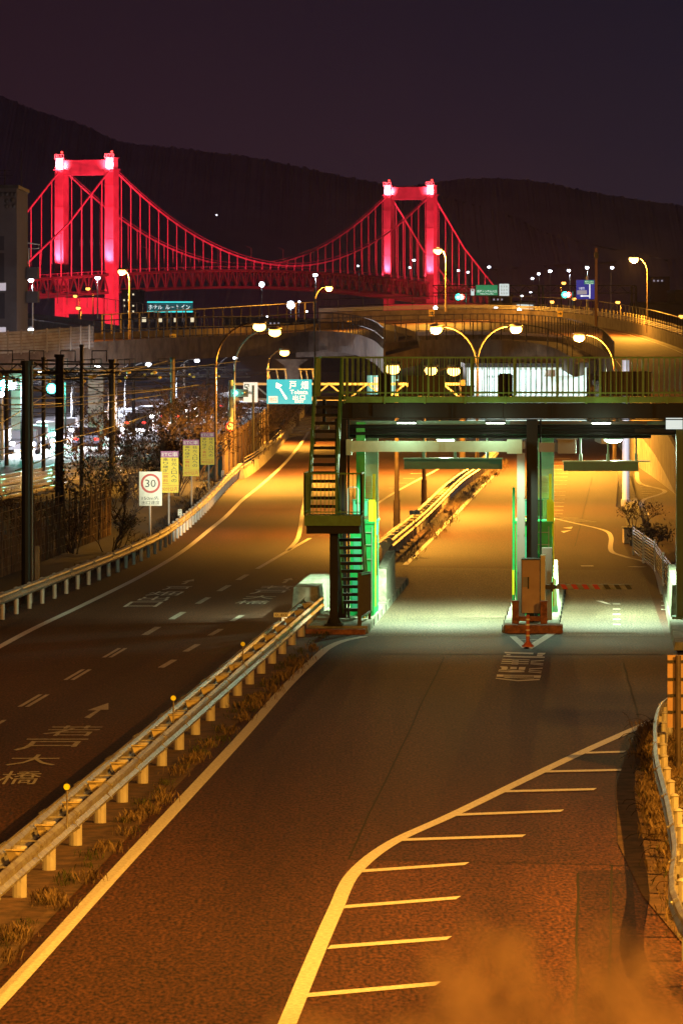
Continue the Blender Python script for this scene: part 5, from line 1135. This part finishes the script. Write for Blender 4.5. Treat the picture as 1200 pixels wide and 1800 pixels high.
for q in (10, 14, 18): lamp('added_office_wash', (q, 321, 4.6), 1500, (.75, 1, .95), 'SPOT', .3, (q, 326.5, .5), 110, .6, of)  # spots added in front of the office to brighten its wall
building('annex_building', 1056, 1200, 678, 300, 8, 'office', 'low pale annex with a flat roof at the right behind the gantry', [(1062, 684, 1090, 694, 'officewin')])
for k, (x0, x1, yt, d, lab) in enumerate(((620, 672, 545, 900, 'low dark block left of the right bridge tower'), (862, 900, 520, 900, 'grey block behind the green tunnel sign'), (905, 940, 532, 800, 'white lit ribbed shed beneath the lamp row'), (1120, 1210, 535, 620, 'wide dark block at the right edge'), (1186, 1230, 513, 640, 'dark tower at the right edge of the view'), (395, 470, 560, 900, 'low dark block in the middle distance'), (1143, 1176, 487, 2600, 'distant faint block on the hill foot'), (470, 600, 562, 900, 'long low dark block at mid span'))):
    building('city_building', x0, x1, yt, d, 15, 'office' if k in (2,) else 'block', lab, [(x0 + 4 + 7 * q, yt + 5, x0 + 7 + 7 * q, yt + 8, 'litwin') for q in range(3)] if k in (1, 6, 7) else ([(x0 + 3, yt + 3 + 6 * q, x1 - 3, yt + 6 + 6 * q, 'signwhite') for q in range(3)] if k == 2 else ()), group='dark city blocks')

# ================================================================== HIGHWAY WITH CARS (left)
hw = [A(-80, 812, 262), A(0, 778, 304), A(80, 762, 332), A(160, 748, 361), A(230, 738, 385), A(300, 722, 432), A(365, 708, 484), A(400, 702, 510)]
hw = [Vector((p.x, (H * F) / 1 and p.y, 0)) for p in hw]; HW = cr(hw, 6)
x = MB(); x.strip([p + Vector((0, 7, 0)) for p in HW], 17, -.02); struct(x, 'highway', mat('pale_asphalt', (.20, .19, .20), .6, col2=(.14, .13, .14), nscale=1))
x = MB()
for p, q in zip(HW, HW[1:]): x.hexa([p, p + Vector((.3, 0, 0)), q + Vector((.3, 0, 0)), q, p + Vector((.05, 0, .8)), p + Vector((.25, 0, .8)), q + Vector((.25, 0, .8)), q + Vector((.05, 0, .8))])
tag(x.build('concrete_barrier', 'concrete'), 'concrete barrier in front of the highway beside the railway', 'barrier')
def make_car(body, name='parked_car'):
    t = thing(name, (0, 0, 0), 'car', 'car', 'cars on the lit highway')
    def hull(prof, w, inset=0):
        x = MB(); n = len(prof); vs = [(-w + (inset if z > .9 else 0), y, z) for y, z in prof] + [(w - (inset if z > .9 else 0), y, z) for y, z in prof]
        return x.add(vs, [tuple(range(n))[::-1], tuple(range(n, 2 * n))] + [(i, (i + 1) % n, n + (i + 1) % n, n + i) for i in range(n)])
    hull([(-2.1, .28), (-2.15, .62), (-2.0, .78), (-1.1, .92), (-.5, 1.38), (.9, 1.42), (1.7, 1.0), (2.1, .95), (2.15, .5), (2.1, .28)], .85, .14).build('body', body, t)
    hull([(-1.02, .96), (-.5, 1.34), (-.42, 1.34), (-.9, .96)], .68).build('windscreen', 'glass', t)
    for y in (-1.35, 1.35):
        for s_ in (-1, 1):
            x = MB(); x.tube((s_ * .68, y, .31), (s_ * .87, y, .31), .31, .31, 14); w = x.build('wheel', 'tyre', t); x = MB(); x.tube((s_ * .872, y, .31), (s_ * .885, y, .31), .18, .18, 10); x.build('rim', 'galv', w)
    for s_ in (-1, 1):
        MB().ball((s_ * .6, -2.11, .62), .17, .08, .12, 10, 6).build('headlight', 'headlens', t); MB().ball((s_ * .62, 2.12, .72), .16, .06, .09, 10, 6).build('taillight', 'redlens', t)
    l = bpy.data.lights.new('beam', 'SPOT'); l.energy = 16000; l.color = (1, .96, 1); l.spot_size = R(95); l.spot_blend = .8; l.shadow_soft_size = .1
    o = bpy.data.objects.new('beam', l); COL.objects.link(o); o.parent = t; o.location = (0, -2.5, .75); o.rotation_euler = (R(78), 0, R(180)); return t
car0 = make_car('carbody'); car1 = make_car('cardark')
ords = ['first', 'second', 'third', 'fourth', 'fifth', 'sixth', 'seventh', 'eighth', 'ninth', 'tenth', 'eleventh', 'twelfth', 'thirteenth']
HP = resample(HW, 13.5)[:13]; u0 = u1 = False
for k, p in enumerate(HP[1:]):
    dr = (HP[min(k + 2, len(HP) - 1)] - HP[k]).normalized(); ang = math.atan2(-dr.x, dr.y)
    o = car0 if not u0 else copy_tree(car0); u0 = True
    o.location = p + Vector((3.2, 1.0, -.02)); o.rotation_euler = (0, 0, ang); o['label'] = 'oncoming car with white headlights, %s from the left on the highway' % ords[k]
    if k % 2 == 0:
        o = car1 if not u1 else copy_tree(car1); u1 = True
        o.location = p + Vector((6.5, 9.0, -.02)); o.rotation_euler = (0, 0, ang + math.pi); o['label'] = 'dark departing car with red tail lights, %s from the left on the highway' % ords[k // 2]
for o in (car0, car1):
    pass
for k, f in enumerate((.18, .36, .56, .76, .93)):  # lamps added to make the highway look brightly lit
    p = HW[int(f * (len(HW) - 1))]
    street_lamp(p + Vector((-.6, 14, 0)), p + Vector((1.5, 12, 4.6)), 'added low white lamp, %s from the left behind the lit highway' % ords[k], 'added white lamps over the highway', 14000, LED, 'led', .24, 'polew', .06)

# ================================================================== BRIDGE
T1 = Vector((-93.9, 1714, 0)); T2 = Vector((30.5, 2057, 0)); AX = (T2 - T1).normalized(); PX = Vector((AX.y, -AX.x, 0)); SPAN = (T2 - T1).length
def BP(t_, w, z): p = T1 + AX * t_ + PX * w; return Vector((p.x, p.y, z))
def deckz(t_): f = t_ / SPAN; return 29.8 + .6 * f + 3.4 * (1 - (2 * f - 1) ** 2) if 0 <= f <= 1 else (29.8 - (-t_) * .035 if f < 0 else 30.4 - (t_ - SPAN) * .035)
br = thing('suspension_bridge', T1, 'red floodlit suspension bridge crossing behind the flyovers', 'bridge')
def bbox(mb, t0, t1, w0, w1, z0, z1): return mb.hexa([BP(t0, w0, z0), BP(t0, w1, z0), BP(t1, w1, z0), BP(t1, w0, z0), BP(t0, w0, z1), BP(t0, w1, z1), BP(t1, w1, z1), BP(t1, w0, z1)])
WL = 10.0
for t_, ztop in ((0, 73.0), (SPAN, 74.0)):
    tw = MB()
    for s_ in (-1, 1):
        w0 = s_ * WL - 1.7; w1 = s_ * WL + 1.7
        bbox(tw, t_ - 2.6, t_ + 2.6, w0, w1, -12, ztop - 5)
        for z in (42, 54, 62): bbox(tw, t_ - 2.75, t_ + 2.75, w0 - .15, w1 + .15, z, z + .5)
        for q in (-1.1, -.35, .35, 1.1): bbox(tw, t_ - 2.72, t_ - 2.61, s_ * WL + q - .07, s_ * WL + q + .07, 30, ztop - 6)
        bbox(tw, t_ - 3.1, t_ + 3.1, w0 - .5, w1 + .5, ztop - 5, ztop - 4.5)
    bbox(tw, t_ - 1.8, t_ + 1.8, -WL + 1.71, WL - 1.71, ztop - 6.8, ztop - 1.5)
    bbox(tw, t_ - 2.0, t_ + 2.0, -WL + 1.71, WL - 1.71, ztop - 1.5, ztop - 1.2)
    bbox(tw, t_ - 1.8, t_ + 1.8, -WL + 1.71, WL - 1.71, 15, 21)
    twr = tw.build('tower', 'bridgered', br)
    for s_ in (-1, 1):
        x = MB(); bbox(x, t_ - 2.2, t_ + 2.2, s_ * WL - 1.5, s_ * WL + 1.5, ztop - 4.45, ztop - .6); bbox(x, t_ - 2.6, t_ + 2.6, s_ * WL - 1.9, s_ * WL + 1.9, ztop - .6, ztop - .4)
        for q in range(6): x.bar(BP(t_ - 2.5, s_ * WL - 1.8 + q * .72, ztop - .4), BP(t_ - 2.5, s_ * WL - 1.8 + q * .72, ztop + .9), .15)
        x.bar(BP(t_ - 2.5, s_ * WL - 1.9, ztop + .9), BP(t_ - 2.5, s_ * WL + 1.9, ztop + .9), .2)
        x.build('saddle_housing', mat('saddle_glow%d' % (s_ + 1 + int(t_)), (.8, .3, .3), .5), twr)
        lamp('saddle_light', BP(t_ - 5.5, s_ * WL + .3, ztop - 3.5), 30000, (1, .16, .2), 'SPOT', .5, BP(t_, s_ * WL, ztop - 2), 110, .8, br)
        MB().ball(BP(t_, s_ * WL, ztop + 1.8), .45, .45, .45).build('beacon', 'redlens', br, True)
        # floodlights on the deck aimed up the legs
        lamp('leg_floodlight', BP(t_ - 9, s_ * WL + 1, deckz(t_) + 1.5), 85000, (1, .16, .26), 'SPOT', .6, BP(t_, s_ * WL, deckz(t_) + 16), 75, .7, br)
        lamp('leg_floodlight', BP(t_ - 4.3, s_ * WL - .2, deckz(t_) + 1.2), 60000, (1, .22, .28), 'SPOT', .3, BP(t_ - 2.4, s_ * WL - .2, deckz(t_) + 14), 38, .9, br)
    lamp('tower_wash', BP(t_ - 75, 62, 12), 220000, RED, 'SPOT', 2, BP(t_, 0, 44), 62, .5, br)
cab = []
def sag(f): return 36.4 + 32.8 * (2 * f - 1) ** 2 if True else 0
for s_ in (-1, 1):
    w = s_ * WL
    main = [BP(SPAN * k / 40, w, 35.3 + (69.0 + 1.0 * k / 40 - 35.3) * (2 * k / 40 - 1) ** 2) for k in range(41)]
    x = MB(); x.path(main, .34, 8); x.path([BP(0, w, 69.0), BP(-40, w, 47.5), BP(-86, w, 29)], .38, 8); x.path([BP(SPAN, w, 70.0), BP(SPAN + 45, w, 46.5), BP(SPAN + 93, w, 28)], .38, 8); x.build('main_cable', 'cableredlit', br)
    x = MB()
    for k in range(41): p = main[k]; x.path([main[k] + Vector((0, 0, 1.1)), main[min(k + 1, 40)] + Vector((0, 0, 1.1))], .10, 4) if k < 40 else None
    x.build('hand_rope', 'cableredlit', br)
    for k in range(1, 40):
        p = main[k]; q = Vector((p.x, p.y, deckz(SPAN * k / 40))); x = MB(); x.tube(q, p, .17, n=6); x.ball(p, .55, .55, .55, 8, 5); x.build('hanger', 'cableredlit', br)
    for k in range(1, 9):
        x = MB(); t_ = -9.4 * k; z = 69 - 21.5 * (9.4 * k) / 40 if 9.4 * k < 40 else 47.5 - 18.5 * (9.4 * k - 40) / 46; x.tube(BP(t_, w, deckz(t_)), BP(t_, w, max(z, deckz(t_) + .5)), .18, n=6); x.build('hanger', 'cableredlit', br)
        x = MB(); t_ = SPAN + 9.4 * k; z = 70 - 23.5 * (9.4 * k) / 45 if 9.4 * k < 45 else 46.5 - 18.5 * (9.4 * k - 45) / 48; x.tube(BP(t_, w, deckz(t_)), BP(t_, w, max(z, deckz(t_) + .5)), .18, n=6); x.build('hanger', 'cableredlit', br)
x = MB(); ts = [-95 + k * 9.3 for k in range(60)]
ts = [t_ for t_ in ts if t_ <= SPAN + 96]
for a, b in zip(ts, ts[1:]): x.hexa([BP(a, -9.2, deckz(a) - 1), BP(a, 9.2, deckz(a) - 1), BP(b, 9.2, deckz(b) - 1), BP(b, -9.2, deckz(b) - 1), BP(a, -9.2, deckz(a)), BP(a, 9.2, deckz(a)), BP(b, 9.2, deckz(b)), BP(b, -9.2, deckz(b))])
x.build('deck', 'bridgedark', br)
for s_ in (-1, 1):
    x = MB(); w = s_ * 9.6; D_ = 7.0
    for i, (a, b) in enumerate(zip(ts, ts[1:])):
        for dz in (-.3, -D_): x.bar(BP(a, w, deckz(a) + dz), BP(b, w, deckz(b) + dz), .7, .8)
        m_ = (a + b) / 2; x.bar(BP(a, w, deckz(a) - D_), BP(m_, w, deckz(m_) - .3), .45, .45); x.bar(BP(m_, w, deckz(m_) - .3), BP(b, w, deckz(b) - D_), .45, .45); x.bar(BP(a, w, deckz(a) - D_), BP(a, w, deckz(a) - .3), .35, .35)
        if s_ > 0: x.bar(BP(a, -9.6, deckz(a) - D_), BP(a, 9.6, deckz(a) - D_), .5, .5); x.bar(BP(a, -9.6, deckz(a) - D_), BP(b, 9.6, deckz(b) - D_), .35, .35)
    x.build('truss', mat('truss_red_shaded_%d' % s_, (.10, .010, .014), .7), br)  # same bridge paint, with the dimmer light on the truss put into its colour
    x = MB()
    for a, b in zip(ts, ts[1:]): x.bar(BP(a, s_ * 9.3, deckz(a) + 1.1), BP(b, s_ * 9.3, deckz(b) + 1.1), .14, .14); x.bar(BP(a, s_ * 9.3, deckz(a)), BP(a, s_ * 9.3, deckz(a) + 1.1), .14)
    x.build('railing', 'bridgered', br)
for k in range(9):
    t_ = 40 + k * 36; x = MB(); x.path([BP(t_, 8, deckz(t_)), BP(t_, 8, deckz(t_) + 8.5), BP(t_, 6, deckz(t_) + 9.3)], .16, 6); x.build('lamp_post', 'poleb', br)
# shore floodlights aimed at the span and cables
lamp('span_wash', (95, 1690, 8), 1500000, RED, 'SPOT', 2, BP(SPAN * .62, 0, 46), 70, .6, br)
lamp('span_wash', (-10, 1600, 6), 1300000, RED, 'SPOT', 2, BP(SPAN * .2, 0, 46), 75, .6, br)
lamp('span_wash', (-75, 1590, 8), 600000, RED, 'SPOT', 2, BP(-40, 0, 46), 70, .6, br)
lamp('span_wash', (130, 2020, 8), 700000, RED, 'SPOT', 2, BP(SPAN + 45, 0, 46), 70, .6, br)

# ================================================================== HILLS
def ridge(name, pts, d, depth=600, col='hill', n=10):
    P = cr([A(x_, y_, d) for x_, y_ in pts], 42); x = MB(); rnd = random.Random(len(pts)); m_ = len(P)
    vs = [Vector((p.x, p.y - depth * .8, -5)) for p in P] + [Vector((p.x, p.y - depth * .35, p.z * .55)) for p in P] + [p + Vector((0, 0, rnd.uniform(-2.4, 2.4))) for p in P]
    x.add(vs, [(r_ * m_ + i, r_ * m_ + i + 1, (r_ + 1) * m_ + i + 1, (r_ + 1) * m_ + i) for r_ in range(2) for i in range(m_ - 1)])
    x.add([p for p in P] + [Vector((p.x, p.y + depth, -5)) for p in P], [(i, i + 1, m_ + i + 1, m_ + i) for i in range(m_ - 1)])
    return struct(x, name, col)
ridge('hill', [(-300, 90), (-150, 110), (0, 168), (60, 193), (150, 222), (215, 250), (320, 262), (440, 277), (520, 293), (600, 310), (680, 325), (780, 345), (900, 380), (1000, 420), (1400, 500)], 4200)
ridge('hill', [(400, 420), (600, 345), (700, 330), (800, 317), (880, 314), (960, 322), (1050, 340), (1200, 362), (1350, 380), (1600, 400)], 5600)
ridge('hill', [(-300, 520), (0, 500), (300, 505), (600, 500), (900, 470), (1200, 455), (1500, 450)], 3300, 300)
x = MB()
for i, ch in enumerate('高塔山'): p = A(139 + i * 18, 432, 3190); put_text(x, ch, p, (3.6, 0, 0), (0, 0, 4.4))
tag(x.build('hill_sign', 'faint'), 'three faint glowing characters on the dark hillside behind the left tower', 'hill sign')
p = A(381, 378, 3700); tag(MB().ball(p, .4, .4, .4).build('hill_beacon', 'led'), 'tiny white light on the dark hillside right of the left tower', 'light')

# ================================================================== SAPLING JUST BELOW THE VIEWPOINT
rnd = random.Random(21); Y0 = 1.45; base = Vector((.075, Y0, -.05))
t = thing('sapling', base, 'out of focus orange lit sapling top right under the camera at the bottom right', 'tree')
x = MB(); x.path([base, base + Vector((.03, .02, 2.5)), base + Vector((-.02, .0, 5)), Vector((.07, Y0, 6.45))], .03, 8, .008)
tops = []
for k in range(16):
    u = k / 15; X = -.02 + .135 * u; px_ = 600 + X / Y0 * F
    yt = 1800 - 165 * math.exp(-((px_ - 860) / 120) ** 2) - 150 * math.exp(-((px_ - 1085) / 90) ** 2) + 25
    q = Vector((X, Y0 + rnd.uniform(-.06, .06), H - (yt - YH) * Y0 / F)); tops.append(q); x.path([Vector((.07, Y0, 6.4)), Vector((.07, Y0, 6.5)).lerp(q, .6) + Vector((0, 0, -.03)), q], .0035, 5, .0008)
x.build('trunk', 'bark', t)
x = MB()
for k in range(380):
    q = rnd.choice(tops); p = q + Vector((rnd.gauss(0, .005), rnd.gauss(0, .03), -abs(rnd.gauss(0, .028)))); a = Vector((rnd.uniform(-1, 1), rnd.uniform(-.3, .3), rnd.uniform(-1, 1))).normalized() * .005; b = a.cross(Vector((0, 1, .3))).normalized() * .0022
    x.add([p - a, p + b, p + a, p - b], [(0, 1, 2, 3)])
for k in range(160):
    p = Vector((.07 + rnd.gauss(0, .12), Y0 + rnd.gauss(0, .1), 6.45 + rnd.gauss(0, .12)))
    if p.z > 6.70: continue
    a = Vector((rnd.uniform(-1, 1), rnd.uniform(-1, 1), rnd.uniform(-1, 1))).normalized() * .014; b = a.orthogonal().normalized() * .006; x.add([p - a, p + b, p + a, p - b], [(0, 1, 2, 3)])
x.build('crown', 'paleleaf', t)

# ================================================================== NIGHT AIR
x = MB(); x.box(-6500, 6500, -60, 6800, -1.2, 760)
hz = x.build('haze', mat('air', (1, 1, 1))); tag(hz, kind='stuff')
m = hz.data.materials[0]; t_ = m.node_tree; t_.nodes.clear(); o_ = t_.nodes.new('ShaderNodeOutputMaterial'); v_ = t_.nodes.new('ShaderNodeVolumePrincipled')
v_.inputs['Color'].default_value = (.70, .66, .95, 1); v_.inputs['Density'].default_value = 5.5e-5; v_.inputs['Anisotropy'].default_value = .3
t_.links.new(v_.outputs[0], o_.inputs['Volume'])
